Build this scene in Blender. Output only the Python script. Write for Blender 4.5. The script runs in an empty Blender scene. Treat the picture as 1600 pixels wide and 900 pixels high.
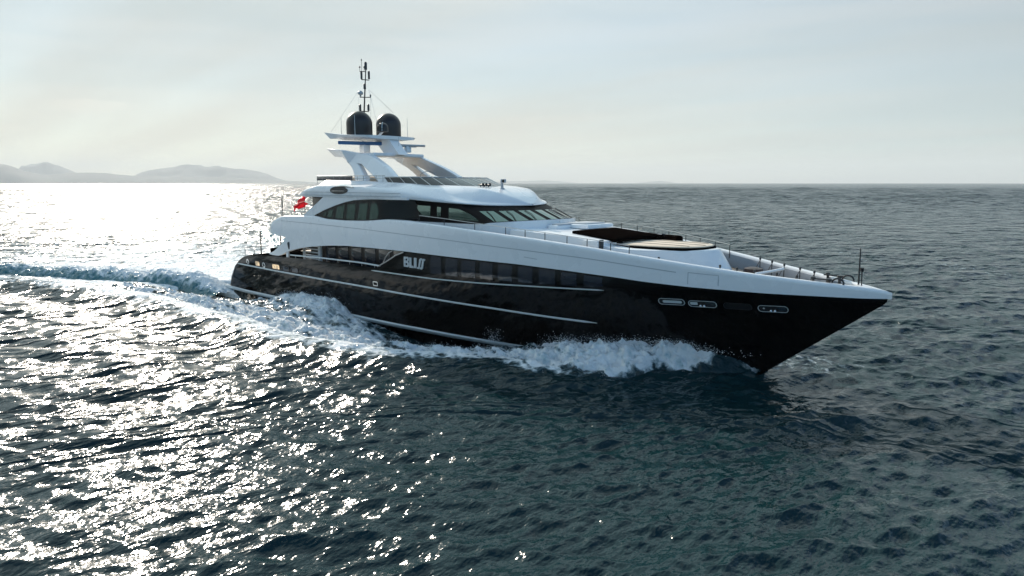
import bpy, bmesh, math, random
import numpy as np
from mathutils import Vector, noise as mnoise
from mathutils.geometry import delaunay_2d_cdt, tessellate_polygon

random.seed(7)
rng = np.random.default_rng(11)
S = bpy.context.scene
COL = S.collection
R = math.radians

# ------------------------------------------------------------------ camera
CAMX, CAMY, CAMZ = 50.39, -26.664, 7.69
cam_d = bpy.data.cameras.new('camera')
cam = bpy.data.objects.new('camera', cam_d)
COL.objects.link(cam)
cam.location = (CAMX, CAMY, CAMZ)
VIEW_AZ = 132.87                      # compass of the view, degrees from +X
cam.rotation_euler = (R(90 - 8.738), 0, R(VIEW_AZ - 90))
cam_d.sensor_width = 36
cam_d.lens = 24.0
cam_d.clip_start = 0.3
cam_d.clip_end = 120000
S.camera = cam

# ------------------------------------------------------------------ light
SUN_AZ, SUN_EL = 163.0, 25.0
world = bpy.data.worlds.new('World')
S.world = world
world.use_nodes = True
wn, wl = world.node_tree.nodes, world.node_tree.links
wn.clear()
w_out = wn.new('ShaderNodeOutputWorld')
w_bg = wn.new('ShaderNodeBackground')
sky = wn.new('ShaderNodeTexSky')
sky.sky_type = 'NISHITA'
sky.sun_disc = False
sky.sun_elevation = R(SUN_EL)
sky.sun_rotation = R(90 - SUN_AZ)     # clockwise from +Y
sky.altitude = 0
sky.air_density = 1.0
sky.dust_density = 0.3
sky.ozone_density = 2.0
w_bg.inputs['Strength'].default_value = 0.13
# thin high veil of cloud: soft streaks mixed over the clear sky
tc = wn.new('ShaderNodeTexCoord')
sep = wn.new('ShaderNodeSeparateXYZ')
wl.new(tc.outputs['Generated'], sep.inputs[0])
def wmath(op, a, b=None, c=None):
    n = wn.new('ShaderNodeMath'); n.operation = op
    for i, v in enumerate((a, b, c)):
        if v is None: continue
        if isinstance(v, (int, float)): n.inputs[i].default_value = v
        else: wl.new(v, n.inputs[i])
    return n.outputs[0]
den = wmath('MAXIMUM', wmath('ADD', sep.outputs[2], 0.10), 0.05)
cx = wmath('DIVIDE', sep.outputs[0], den)
cy = wmath('DIVIDE', sep.outputs[1], den)
comb = wn.new('ShaderNodeCombineXYZ')
wl.new(cx, comb.inputs[0]); wl.new(cy, comb.inputs[1])
mp = wn.new('ShaderNodeMapping')
mp.inputs['Rotation'].default_value = (0, 0, R(38))
mp.inputs['Scale'].default_value = (0.16, 0.75, 1)
wl.new(comb.outputs[0], mp.inputs[0])
wno = wn.new('ShaderNodeTexNoise')
wno.inputs['Scale'].default_value = 0.9
wno.inputs['Detail'].default_value = 5
wno.inputs['Roughness'].default_value = 0.5
wl.new(mp.outputs[0], wno.inputs['Vector'])
wr = wn.new('ShaderNodeMapRange')
wr.interpolation_type = 'SMOOTHSTEP'
wr.inputs['From Min'].default_value = 0.35
wr.inputs['From Max'].default_value = 0.72
wr.inputs['To Min'].default_value = 0.0
wr.inputs['To Max'].default_value = 0.16
wl.new(wno.outputs[0], wr.inputs['Value'])
# the veil is thicker on the sunward half of the sky
sdx, sdy = math.cos(R(SUN_AZ)), math.sin(R(SUN_AZ))
toward = wmath('ADD', wmath('MULTIPLY', sep.outputs[0], sdx), wmath('MULTIPLY', sep.outputs[1], sdy))
side = wn.new('ShaderNodeMapRange')
side.interpolation_type = 'SMOOTHSTEP'
side.inputs['From Min'].default_value = -0.25
side.inputs['From Max'].default_value = 0.40
side.inputs['To Min'].default_value = 0.0
side.inputs['To Max'].default_value = 1.0
wl.new(toward, side.inputs['Value'])
high = wn.new('ShaderNodeMapRange')          # it thins towards the zenith
high.interpolation_type = 'SMOOTHSTEP'
high.inputs['From Min'].default_value = 0.27
high.inputs['From Max'].default_value = 0.75
high.inputs['To Min'].default_value = 1.0
high.inputs['To Max'].default_value = 0.88
wl.new(sep.outputs[2], high.inputs['Value'])
sunz = math.sin(R(SUN_EL)); sunh = math.cos(R(SUN_EL))
near_sun = wn.new('ShaderNodeMapRange'); near_sun.interpolation_type = 'SMOOTHSTEP'
near_sun.inputs['From Min'].default_value = 0.58; near_sun.inputs['From Max'].default_value = 0.97
wl.new(wmath('ADD', wmath('MULTIPLY', toward, sunh), wmath('MULTIPLY', sep.outputs[2], sunz)), near_sun.inputs['Value'])
highs = wmath('MAXIMUM', high.outputs[0], near_sun.outputs[0])
veil = wmath('MULTIPLY', wmath('MULTIPLY', wmath('ADD', wr.outputs[0], 0.82), side.outputs[0]), highs)
wmix = wn.new('ShaderNodeMix')
wmix.data_type = 'RGBA'
wl.new(veil, wmix.inputs['Factor'])
tint = wn.new('ShaderNodeMix'); tint.data_type = 'RGBA'; tint.blend_type = 'MULTIPLY'
tint.inputs['Factor'].default_value = 1.0
tint.inputs['B'].default_value = (0.78, 0.98, 1.05, 1)
wl.new(sky.outputs[0], tint.inputs['A'])
wl.new(tint.outputs['Result'], wmix.inputs['A'])
# flat streaks of thicker haze and one small cloud low on the sunward side
azm = wmath('ARCTAN2', sep.outputs[1], sep.outputs[0])
ele = wmath('ARCSINE', sep.outputs[2])
scb = wn.new('ShaderNodeCombineXYZ')
wl.new(wmath('MULTIPLY', azm, 1.5), scb.inputs[0]); wl.new(wmath('MULTIPLY', ele, 17.0), scb.inputs[1])
sno = wn.new('ShaderNodeTexNoise'); sno.inputs['Scale'].default_value = 1.6; sno.inputs['Detail'].default_value = 6; sno.inputs['Roughness'].default_value = 0.52; sno.inputs['Distortion'].default_value = 0.35
wl.new(scb.outputs[0], sno.inputs['Vector'])
srg = wn.new('ShaderNodeMapRange'); srg.interpolation_type = 'SMOOTHSTEP'
srg.inputs['From Min'].default_value = 0.32; srg.inputs['From Max'].default_value = 0.68
wl.new(sno.outputs[0], srg.inputs['Value'])
ccb = wn.new('ShaderNodeCombineXYZ')
wl.new(wmath('MULTIPLY', azm, 30.0), ccb.inputs[0]); wl.new(wmath('MULTIPLY', ele, 70.0), ccb.inputs[1])
cno = wn.new('ShaderNodeTexNoise'); cno.inputs['Scale'].default_value = 1.0; cno.inputs['Detail'].default_value = 5
wl.new(ccb.outputs[0], cno.inputs['Vector'])
def puff(az0, el0, wa, we):
    u = wmath('DIVIDE', wmath('SUBTRACT', azm, R(az0)), R(wa)); v = wmath('DIVIDE', wmath('SUBTRACT', ele, R(el0)), R(we))
    d2 = wmath('ADD', wmath('MULTIPLY', u, u), wmath('MULTIPLY', v, v))
    n = wn.new('ShaderNodeMapRange'); n.interpolation_type = 'SMOOTHSTEP'
    n.inputs['From Min'].default_value = 0.45; n.inputs['From Max'].default_value = 0.75
    wl.new(wmath('SUBTRACT', wmath('ADD', cno.outputs[0], 0.42), wmath('MULTIPLY', d2, 0.42)), n.inputs['Value'])
    return n.outputs[0]
pf = wmath('MAXIMUM', puff(VIEW_AZ + 31.2, 5.35, 3.0, .50), wmath('MULTIPLY', puff(VIEW_AZ + 36.5, 3.6, 2.6, .30), .7))
vcol = wn.new('ShaderNodeMix'); vcol.data_type = 'RGBA'
wl.new(srg.outputs[0], vcol.inputs['Factor'])
vcol.inputs['A'].default_value = (3.28, 3.62, 3.56, 1); vcol.inputs['B'].default_value = (3.72, 3.90, 3.74, 1)
vcol2 = wn.new('ShaderNodeMix'); vcol2.data_type = 'RGBA'
wl.new(wmath('MULTIPLY', pf, .5), vcol2.inputs['Factor']); wl.new(vcol.outputs['Result'], vcol2.inputs['A'])
vcol2.inputs['B'].default_value = (5.1, 4.95, 4.6, 1)
vhi = wn.new('ShaderNodeMapRange'); vhi.interpolation_type = 'SMOOTHSTEP'
vhi.inputs['From Min'].default_value = 0.20; vhi.inputs['From Max'].default_value = 0.52
wl.new(sep.outputs[2], vhi.inputs['Value'])
vcol3 = wn.new('ShaderNodeMix'); vcol3.data_type = 'RGBA'
wl.new(vhi.outputs[0], vcol3.inputs['Factor']); wl.new(vcol2.outputs['Result'], vcol3.inputs['A'])
vcol3.inputs['B'].default_value = (5.0, 6.25, 6.3, 1)
# warm band along the sunward horizon
vlo = wn.new('ShaderNodeMapRange'); vlo.interpolation_type = 'SMOOTHSTEP'
vlo.inputs['From Min'].default_value = 0.19; vlo.inputs['From Max'].default_value = 0.0
wl.new(sep.outputs[2], vlo.inputs['Value'])
vsd = wn.new('ShaderNodeMapRange'); vsd.interpolation_type = 'SMOOTHSTEP'
vsd.inputs['From Min'].default_value = 0.45; vsd.inputs['From Max'].default_value = 0.95
wl.new(toward, vsd.inputs['Value'])
vcol4 = wn.new('ShaderNodeMix'); vcol4.data_type = 'RGBA'
wl.new(wmath('MULTIPLY', vlo.outputs[0], vsd.outputs[0]), vcol4.inputs['Factor']); wl.new(vcol3.outputs['Result'], vcol4.inputs['A'])
vcol4.inputs['B'].default_value = (4.35, 4.0, 3.25, 1)
vdm = wn.new('ShaderNodeMapRange'); vdm.interpolation_type = 'SMOOTHSTEP'
vdm.inputs['From Min'].default_value = 0.15; vdm.inputs['From Max'].default_value = 0.85
vdm.inputs['To Min'].default_value = 0.74; vdm.inputs['To Max'].default_value = 1.0
wl.new(toward, vdm.inputs['Value'])
vsc = wn.new('ShaderNodeVectorMath'); vsc.operation = 'SCALE'
wl.new(vcol4.outputs['Result'], vsc.inputs[0]); wl.new(wmath('MAXIMUM', vdm.outputs[0], vhi.outputs[0]), vsc.inputs['Scale'])
wl.new(vsc.outputs[0], wmix.inputs['B'])
wl.new(wmix.outputs['Result'], w_bg.inputs['Color'])
wl.new(w_bg.outputs[0], w_out.inputs['Surface'])

sun_d = bpy.data.lights.new('sun', 'SUN')
sun_d.energy = 4.4
sun_d.angle = R(0.55)
sun_d.color = (1.0, 0.90, 0.78)
sun = bpy.data.objects.new('sun', sun_d)
COL.objects.link(sun)
sv = Vector((math.cos(R(SUN_AZ)) * math.cos(R(SUN_EL)), math.sin(R(SUN_AZ)) * math.cos(R(SUN_EL)), math.sin(R(SUN_EL))))
sun.rotation_euler = sv.to_track_quat('Z', 'Y').to_euler()
sun.location = (0, 0, 60)

S.view_settings.view_transform = 'Standard'
S.view_settings.look = 'None'
S.view_settings.exposure = 0.5
S.view_settings.gamma = 1.0
S.cycles.use_denoising = True
S.cycles.max_bounces = 6
S.cycles.volume_bounces = 3
S.cycles.sample_clamp_indirect = 6.0
S.cycles.caustics_reflective = False
S.cycles.caustics_refractive = False

# ------------------------------------------------------------------ materials
def mat(name, col, rough=0.4, metal=0.0, coat=0.0, spec=0.5, var=0.0, vscale=3.0, rvar=0.0, bump=0.0, bscale=40.0, sheen=0.0):
    m = bpy.data.materials.new(name); m.use_nodes = True
    nt = m.node_tree; b = nt.nodes['Principled BSDF']
    b.inputs['Base Color'].default_value = (*col, 1)
    b.inputs['Roughness'].default_value = rough
    b.inputs['Metallic'].default_value = metal
    b.inputs['Coat Weight'].default_value = coat
    b.inputs['Coat Roughness'].default_value = 0.06
    b.inputs['Specular IOR Level'].default_value = spec
    if sheen: b.inputs['Sheen Weight'].default_value = sheen
    t = nt.nodes.new('ShaderNodeTexCoord')
    if var or rvar:
        n = nt.nodes.new('ShaderNodeTexNoise'); n.inputs['Scale'].default_value = vscale; n.inputs['Detail'].default_value = 4
        nt.links.new(t.outputs['Object'], n.inputs['Vector'])
        if var:
            mx = nt.nodes.new('ShaderNodeMix'); mx.data_type = 'RGBA'
            mx.inputs['A'].default_value = (*[c * (1 - var) for c in col], 1)
            mx.inputs['B'].default_value = (*[min(1, c * (1 + var)) for c in col], 1)
            nt.links.new(n.outputs[0], mx.inputs['Factor'])
            nt.links.new(mx.outputs['Result'], b.inputs['Base Color'])
        if rvar:
            mr = nt.nodes.new('ShaderNodeMapRange')
            mr.inputs['To Min'].default_value = max(0.01, rough - rvar); mr.inputs['To Max'].default_value = rough + rvar
            nt.links.new(n.outputs[0], mr.inputs['Value'])
            nt.links.new(mr.outputs[0], b.inputs['Roughness'])
    if bump:
        n2 = nt.nodes.new('ShaderNodeTexNoise'); n2.inputs['Scale'].default_value = bscale; n2.inputs['Detail'].default_value = 3
        nt.links.new(t.outputs['Object'], n2.inputs['Vector'])
        bp = nt.nodes.new('ShaderNodeBump'); bp.inputs['Strength'].default_value = 0.5; bp.inputs['Distance'].default_value = bump
        nt.links.new(n2.outputs[0], bp.inputs['Height']); nt.links.new(bp.outputs[0], b.inputs['Normal'])
    return m

M = dict(
    white=mat('white_gelcoat', (0.80, 0.81, 0.82), 0.28, coat=0.4, var=0.015, vscale=0.8, rvar=0.06),
    black=mat('black_hull_paint', (0.004, 0.0035, 0.0035), 0.05, spec=0.22, rvar=0.02, vscale=1.2),
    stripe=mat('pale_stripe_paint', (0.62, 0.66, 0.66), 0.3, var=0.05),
    glass=mat('dark_glass', (0.010, 0.009, 0.009), 0.04, spec=0.5, rvar=0.02, vscale=2),
    frame=mat('dark_frame', (0.014, 0.010, 0.010), 0.3, spec=0.3, rvar=0.08),
    pane=mat('mirror_tinted_glass', (0.13, 0.19, 0.175), 0.08, metal=1.0, rvar=0.04, vscale=1.5),
    smokeglass=mat('smoked_acrylic', (0.03, 0.035, 0.035), 0.05, spec=0.5, rvar=0.02),
    smoke=mat('smoked_pane', (0.022, 0.024, 0.034), 0.06, spec=0.9, rvar=0.03, vscale=1.5),
    chrome=mat('polished_steel', (0.72, 0.72, 0.72), 0.12, metal=1.0, rvar=0.05),
    steel=mat('brushed_steel', (0.42, 0.43, 0.44), 0.35, metal=1.0, rvar=0.1),
    dkmetal=mat('dark_metal', (0.02, 0.022, 0.025), 0.4, rvar=0.1),
    radome=mat('black_radome_shell', (0.016, 0.013, 0.014), 0.42, var=0.2, vscale=2, rvar=0.08),
    blue=mat('blue_radar_shell', (0.03, 0.12, 0.30), 0.35, var=0.05),
    grey=mat('grey_paint', (0.42, 0.44, 0.46), 0.4, var=0.06),
    lining=mat('shaded_lining_grey', (0.20, 0.235, 0.28), 0.5, var=0.06, vscale=2),  # grey darkened to carry the shade inside the bow bulwark
    matte=mat('matte_dark_surround', (0.010, 0.008, 0.008), 0.55, spec=0.06),
    deck=mat('bleached_teak', (0.30, 0.25, 0.19), 0.7, var=0.25, vscale=6),
    tan=mat('tan_cushion', (0.58, 0.47, 0.35), 0.85, var=0.06, vscale=5, bump=0.006, bscale=30, sheen=0.2),
    canvas=mat('dark_canvas', (0.005, 0.0035, 0.003), 1.0, spec=0.0, var=0.3, vscale=3, bump=0.01, bscale=12),
    windl=mat('bronze_windlass', (0.06, 0.03, 0.022), 0.35, metal=0.4, rvar=0.1),
    rubber=mat('black_rubber', (0.012, 0.012, 0.013), 0.6),
    rope=mat('pale_rope', (0.55, 0.5, 0.42), 0.9, var=0.2, vscale=40),
    letter=mat('white_lettering', (0.50, 0.53, 0.54), 0.35),
)
lit = bpy.data.materials.new('sunlit_opening_glow'); lit.use_nodes = True  # glow added to stand for sunlight seen through the bulwark openings
lb = lit.node_tree.nodes['Principled BSDF']
lb.inputs['Base Color'].default_value = (0.5, 0.4, 0.28, 1)
ln = lit.node_tree.nodes.new('ShaderNodeTexNoise'); ln.inputs['Scale'].default_value = 4.0
lr = lit.node_tree.nodes.new('ShaderNodeMapRange'); lr.inputs['From Min'].default_value = 0.35; lr.inputs['From Max'].default_value = 0.65
lr.inputs['To Min'].default_value = 0.15; lr.inputs['To Max'].default_value = 0.75
ltc = lit.node_tree.nodes.new('ShaderNodeTexCoord')
lit.node_tree.links.new(ltc.outputs['Object'], ln.inputs['Vector'])
lit.node_tree.links.new(ln.outputs[0], lr.inputs['Value'])
lit.node_tree.links.new(lr.outputs[0], lb.inputs['Emission Strength'])
lb.inputs['Emission Color'].default_value = (1.0, 0.72, 0.42, 1)
M['lit'] = lit
flagm = bpy.data.materials.new('red_bunting'); flagm.use_nodes = True
fnt = flagm.node_tree; fb = fnt.nodes['Principled BSDF']
fb.inputs['Base Color'].default_value = (0.62, 0.012, 0.02, 1); fb.inputs['Roughness'].default_value = 0.8
ft = fnt.nodes.new('ShaderNodeBsdfTranslucent'); ft.inputs['Color'].default_value = (0.75, 0.012, 0.03, 1)
fm_ = fnt.nodes.new('ShaderNodeMixShader'); fm_.inputs[0].default_value = 0.35
fnt.links.new(fb.outputs[0], fm_.inputs[1]); fnt.links.new(ft.outputs[0], fm_.inputs[2])
fnt.links.new(fm_.outputs[0], fnt.nodes['Material Output'].inputs['Surface'])

# ------------------------------------------------------------------ helpers
def link_mesh(name, me, m, parent=None, smooth=True):
    o = bpy.data.objects.new(name, me); COL.objects.link(o)
    if m is not None: me.materials.append(M[m] if isinstance(m, str) else m)
    if smooth: me.polygons.foreach_set('use_smooth', [True] * len(me.polygons))
    if parent is not None: o.parent = parent
    return o
def obj(name, bm, m, parent=None, smooth=True, sharp=40, recalc=True):
    if recalc: bmesh.ops.recalc_face_normals(bm, faces=bm.faces)
    me = bpy.data.meshes.new(name); bm.to_mesh(me); bm.free()
    o = link_mesh(name, me, m, parent, smooth)
    if smooth and sharp: me.set_sharp_from_angle(angle=R(sharp))
    return o
def tag(o, label=None, cat=None, group=None, kind=None):
    if label: o['label'] = label
    if cat: o['category'] = cat
    if group: o['group'] = group
    if kind: o['kind'] = kind
    return o
def grid_faces(bm, rows, closed=False):
    V = [[bm.verts.new(p) for p in r] for r in rows]
    n = len(rows[0])
    for a, b in zip(V[:-1], V[1:]):
        for j in range(n if closed else n - 1):
            k = (j + 1) % n
            try: bm.faces.new((a[j], a[k], b[k], b[j]))
            except ValueError: pass
    return V
def tube(bm, pts, r, n=8, r2=None):
    pts = [Vector(p) for p in pts]
    rows = []
    for i, p in enumerate(pts):
        d = (pts[min(i + 1, len(pts) - 1)] - pts[max(i - 1, 0)]).normalized()
        a = d.cross(Vector((0, 0, 1)))
        if a.length < 1e-3: a = d.cross(Vector((1, 0, 0)))
        a.normalize(); b = d.cross(a)
        rr = r if r2 is None else r + (r2 - r) * i / max(1, len(pts) - 1)
        rows.append([p + (a * math.cos(2 * math.pi * k / n) + b * math.sin(2 * math.pi * k / n)) * rr for k in range(n)])
    V = grid_faces(bm, rows, True)
    bm.faces.new(list(reversed(V[0]))); bm.faces.new(V[-1])
def lathe(bm, c, prof, n=24, axis='z'):
    rows = []
    for (r, h) in prof:
        row = []
        for k in range(n):
            a = 2 * math.pi * k / n
            if axis == 'z': row.append((c[0] + r * math.cos(a), c[1] + r * math.sin(a), c[2] + h))
            elif axis == 'x': row.append((c[0] + h, c[1] + r * math.cos(a), c[2] + r * math.sin(a)))
            else: row.append((c[0] + r * math.cos(a), c[1] + h, c[2] + r * math.sin(a)))
        rows.append(row)
    V = grid_faces(bm, rows, True)
    bm.faces.new(V[0]); bm.faces.new(V[-1])
def box(bm, c, s, bev=0.0, rz=0.0, ry=0.0):
    b2 = bmesh.new()
    bmesh.ops.create_cube(b2, size=1)
    for v in b2.verts: v.co = Vector((v.co.x * s[0], v.co.y * s[1], v.co.z * s[2]))
    if bev: bmesh.ops.bevel(b2, geom=b2.edges[:], offset=bev, segments=2, affect='EDGES', profile=0.5)
    cz, sz, cyy, syy = math.cos(rz), math.sin(rz), math.cos(ry), math.sin(ry)
    mp_ = {}
    for v in b2.verts:
        p = v.co; x = p.x * cyy + p.z * syy; z = -p.x * syy + p.z * cyy
        mp_[v.index] = bm.verts.new((c[0] + x * cz - p.y * sz, c[1] + x * sz + p.y * cz, c[2] + z))
    for f in b2.faces: bm.faces.new([mp_[v.index] for v in f.verts])
    b2.free()
def interp(pts):
    xs = np.array([p[0] for p in pts]); zs = np.array([p[1] for p in pts])
    o = np.argsort(xs); xs, zs = xs[o], zs[o]
    return lambda x: np.interp(x, xs, zs)
def smoothed(pts, n=400, k=0.6):
    """piecewise curve with its corners eased"""
    f = interp(pts); x = np.linspace(min(p[0] for p in pts), max(p[0] for p in pts), n)
    z = f(x); w = max(1, int(k / (x[1] - x[0])))
    zp = np.concatenate([2 * z[0] - z[w:0:-1], z, 2 * z[-1] - z[-2:-w - 2:-1]])
    zz = np.convolve(zp, np.ones(2 * w + 1) / (2 * w + 1), 'valid')
    return lambda q: np.interp(q, x, zz)
def prism_xz(bm, outline, yf, th, holes=()):
    """closed outline in the x-z plane, extruded by th in +y from y=yf(x,z)"""
    loops = [list(outline)] + [list(h) for h in holes]
    pts = [Vector(p) for l in loops for p in l]; edges = []; s = 0
    for l in loops:
        edges += [(s + i, s + (i + 1) % len(l)) for i in range(len(l))]; s += len(l)
    vs, es, fs, *_ = delaunay_2d_cdt(pts, edges, [], 0 if not holes else 1, 1e-6)
    def inside(p, l):
        c = False
        for i in range(len(l)):
            a, b = l[i], l[i - 1]
            if (a[1] > p[1]) != (b[1] > p[1]) and p[0] < (b[0] - a[0]) * (p[1] - a[1]) / (b[1] - a[1]) + a[0]: c = not c
        return c
    F = []
    for f in fs:
        c = sum((vs[i] for i in f), Vector((0, 0))) / len(f)
        if inside(c, loops[0]) and not any(inside(c, h) for h in loops[1:]): F.append(f)
    a = [bm.verts.new((v.x, yf(v.x, v.y), v.y)) for v in vs]
    b = [bm.verts.new((v.x, yf(v.x, v.y) + th, v.y)) for v in vs]
    cnt = {}
    for f in F:
        bm.faces.new([a[i] for i in f]); bm.faces.new([b[i] for i in reversed(f)])
        for i in range(len(f)):
            e = (f[i], f[(i + 1) % len(f)]); k = tuple(sorted(e)); cnt.setdefault(k, []).append(e)
    for k, l in cnt.items():
        if len(l) == 1:
            i, j = l[0]; bm.faces.new([a[j], a[i], b[i], b[j]])
def densify(pts, d=0.25):
    out = []
    n = len(pts)
    for i in range(n):
        p, q = Vector(pts[i]), Vector(pts[(i + 1) % n])
        k = max(1, int((q - p).length / d))
        out += [tuple(p.lerp(q, t / k)) for t in range(k)]
    return out
def fill_pts(bm, outline, f3, th_dir, th, d=0.3):
    """curved panel: outline in (x,z) filled with an inner grid, put on the surface f3"""
    ol = densify(outline, d)
    xs = [p[0] for p in ol]; zs = [p[1] for p in ol]
    inner = []
    def inside(p):
        c = False
        for i in range(len(ol)):
            a, b = ol[i], ol[i - 1]
            if (a[1] > p[1]) != (b[1] > p[1]) and p[0] < (b[0] - a[0]) * (p[1] - a[1]) / (b[1] - a[1]) + a[0]: c = not c
        return c
    for gx in np.arange(min(xs) + d / 2, max(xs), d):
        for gz in np.arange(min(zs) + d / 2, max(zs), d):
            if inside((gx, gz)) and min((gx - p[0])**2 + (gz - p[1])**2 for p in ol) > (d * .4)**2: inner.append((gx, gz))
    pts = [Vector(p) for p in ol + inner]
    edges = [(i, (i + 1) % len(ol)) for i in range(len(ol))]
    vs, es, fs, *_ = delaunay_2d_cdt(pts, edges, [], 1, 1e-6)
    a = [bm.verts.new(f3(v.x, v.y)) for v in vs]
    b = [bm.verts.new(Vector(f3(v.x, v.y)) + Vector(th_dir) * th) for v in vs]
    cnt = {}
    for f in fs:
        bm.faces.new([a[i] for i in f]); bm.faces.new([b[i] for i in reversed(f)])
        for i in range(len(f)):
            e = (f[i], f[(i + 1) % len(f)]); cnt.setdefault(tuple(sorted(e)), []).append(e)
    for l in cnt.values():
        if len(l) == 1:
            i, j = l[0]; bm.faces.new([a[j], a[i], b[i], b[j]])

# ------------------------------------------------------------------ hull form
def stem(z):
    z = np.asarray(z, float)
    return np.where(z > 3.45, 43.87 + 0.1 * np.clip(z - 3.45, 0, .3), 39.5 + 4.36 * np.clip(z, -1.4, 3.45) / 3.45)
_st = interp([(-1.3, .25), (-0.88, .40), (0, .53), (.92, 1.06), (1.73, 1.86), (2.2, 2.6), (2.46, 3.19), (2.65, 3.9), (2.75, 4.6), (6, 4.6)])
_stz = np.linspace(-1.3, 2.75, 120)
def stern(z):
    return _st(z)
def hb(x, z):
    """half beam of the hull at station x and height z"""
    x = np.asarray(x, float); z = np.asarray(z, float)
    s = np.clip(z / 3.6, 0, 1)
    B = 4.2 + .3 * s; xm = 18 + 4.5 * s; p = 1.9 + .5 * s
    t = np.clip((x - xm) / (stem(z) - xm), 0, 1)
    y = B * (1 - t**p)
    return y * np.where(z < 0, 1 - .22 * np.clip(-z, 0, 1.4), 1)
T_top = interp([(4.6, 2.75), (7.45, 2.88), (10.25, 2.98), (13.6, 3.04), (19.8, 3.09), (22.15, 4.18), (24.6, 4.15), (29.83, 4.09), (32.48, 3.98), (34.54, 3.86), (35.6, 3.77), (37.5, 3.67), (40.15, 3.60), (43.26, 3.59), (44.2, 3.62)])
A_pts = [(7.13, 4.50), (7.81, 4.93), (8.62, 5.36), (9.3, 5.55), (9.8, 5.63), (11.5, 5.69), (13.46, 5.74), (14.7, 5.59), (16.5, 5.57), (18.47, 5.62), (19.83, 5.72), (20.6, 5.78), (22.21, 5.78), (24.65, 5.67), (26.18, 5.57), (30.45, 5.29), (33.39, 5.03), (36.77, 4.64), (39.37, 4.34), (41.5, 4.14), (43.11, 4.0), (43.6, 3.94), (43.97, 3.88), (44.1, 3.84)]
A = smoothed(A_pts, 800, 0.35)
Bc = smoothed([(7.65, 3.05), (9.0, 3.03), (10.52, 3.44), (11.96, 3.71), (13.31, 3.88), (15.19, 4.05), (16.94, 4.14), (19.17, 4.17), (22.15, 4.18), (24.61, 4.15), (29.83, 4.09), (32.48, 3.98), (34.54, 3.86), (35.61, 3.77), (37.5, 3.67), (40.15, 3.60), (43.26, 3.59), (44.1, 3.62)], 800, 0.3)
def round_end(x, x0, y, r):
    d = np.clip(x - x0, 0, r)
    return y - r * (1 - np.sqrt(np.clip(1 - ((r - d) / r)**2, 0, 1)))

# ------------------------------------------------------------------ the yacht
yacht = bpy.data.objects.new('motor_yacht', None); COL.objects.link(yacht)
tag(yacht, 'black hulled motor yacht with white superstructure and twin black radomes, under way at speed', 'yacht')
Y = yacht

# hull --------------------------------------------------------------
def build_hull():
    us = np.concatenate([[0, .001, .003, .006, .010, .014, .019], np.linspace(.026, .9, 190), np.linspace(.905, 1, 46)])
    ws = np.linspace(0, 1, 44)
    zb = -1.3
    bm = bmesh.new(); allrows = []
    for sgn in (-1, 1):
        rows = []
        for u in us:
            T = 3.0
            for _ in range(60):
                xt = stern(min(T, 2.75)) + (stem(T) - stern(min(T, 2.75))) * u
                T = float(T_top(xt))
            row = []
            for w in ws:
                z = zb + (T - zb) * w
                xs = stern(min(z, 2.75)); x = xs + (stem(z) - xs) * u
                y = hb(x, z); y = round_end(x, xs, y, 0.55) if u < .2 else y
                row.append((float(x), float(sgn * max(y, 0)), float(z)))
            rows.append(row)
        allrows.append(grid_faces(bm, rows))
    # transom
    a, b = allrows[0][0], allrows[1][0]
    for j in range(len(a) - 1): bm.faces.new((a[j], a[j + 1], b[j + 1], b[j]))
    bmesh.ops.remove_doubles(bm, verts=bm.verts, dist=0.0008)
    o = obj('hull', bm, 'black', Y, sharp=50)
    return o
hull = build_hull()
deckbm = bmesh.new()
rows = []
for x in np.linspace(4.4, 22, 40):
    z = 2.30; w = float(hb(x, z)) - .12
    rows.append([(x, -w, z), (x, 0, z + .03), (x, w, z)])
grid_faces(deckbm, rows)
obj('main_deck', deckbm, 'deck', Y)

def hull_strip(name, pts, h, off, m, parent, sgn=-1, n=160, taper=True):
    """raised moulding along the hull: pts (x,z) centre line, height h, standing off the plating"""
    f = smoothed(pts, 500, 0.5)
    x0, x1 = pts[0][0], pts[-1][0]
    bm = bmesh.new(); rows = []
    for i, x in enumerate(np.linspace(x0, x1, n)):
        z = float(f(x)); row = []
        e = min(1, (n - 1 - i) / 3, i / 3) if taper else 1
        for (dz, dy) in ((-.5, -.02), (-.5, .55), (-.25, 1), (.25, 1), (.5, .55), (.5, -.02)):
            zz = z + dz * h * (0.25 + .75 * e)
            row.append((x, sgn * (float(hb(x, zz)) + off * dy * (.2 + .8 * e)), zz))
        rows.append(row)
    V = grid_faces(bm, rows); bm.faces.new(V[0]); bm.faces.new(V[-1])
    return obj(name, bm, m, parent)
for sg in (-1, 1):
    hull_strip('rub_rail', [(2.75, 2.0), (8, 1.93), (13.4, 1.90), (17.9, 1.90), (23.3, 1.86), (28, 1.80), (31.25, 1.71), (33.3, 1.67)], .095, .05, 'stripe', hull, sg)
    hull_strip('pinstripe', [(19.1, 2.91), (24.3, 2.92), (27.4, 3.0), (30.05, 3.11), (34.0, 3.25)], .06, .03, 'stripe', hull, sg)
    hull_strip('boot_stripe', [(-0.15, 0.10), (3.6, .02), (9.9, .05), (16.8, -.02), (22.9, -.02), (27.9, -.09), (33, -.16)], .27, .07, 'stripe', hull, sg)

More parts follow.
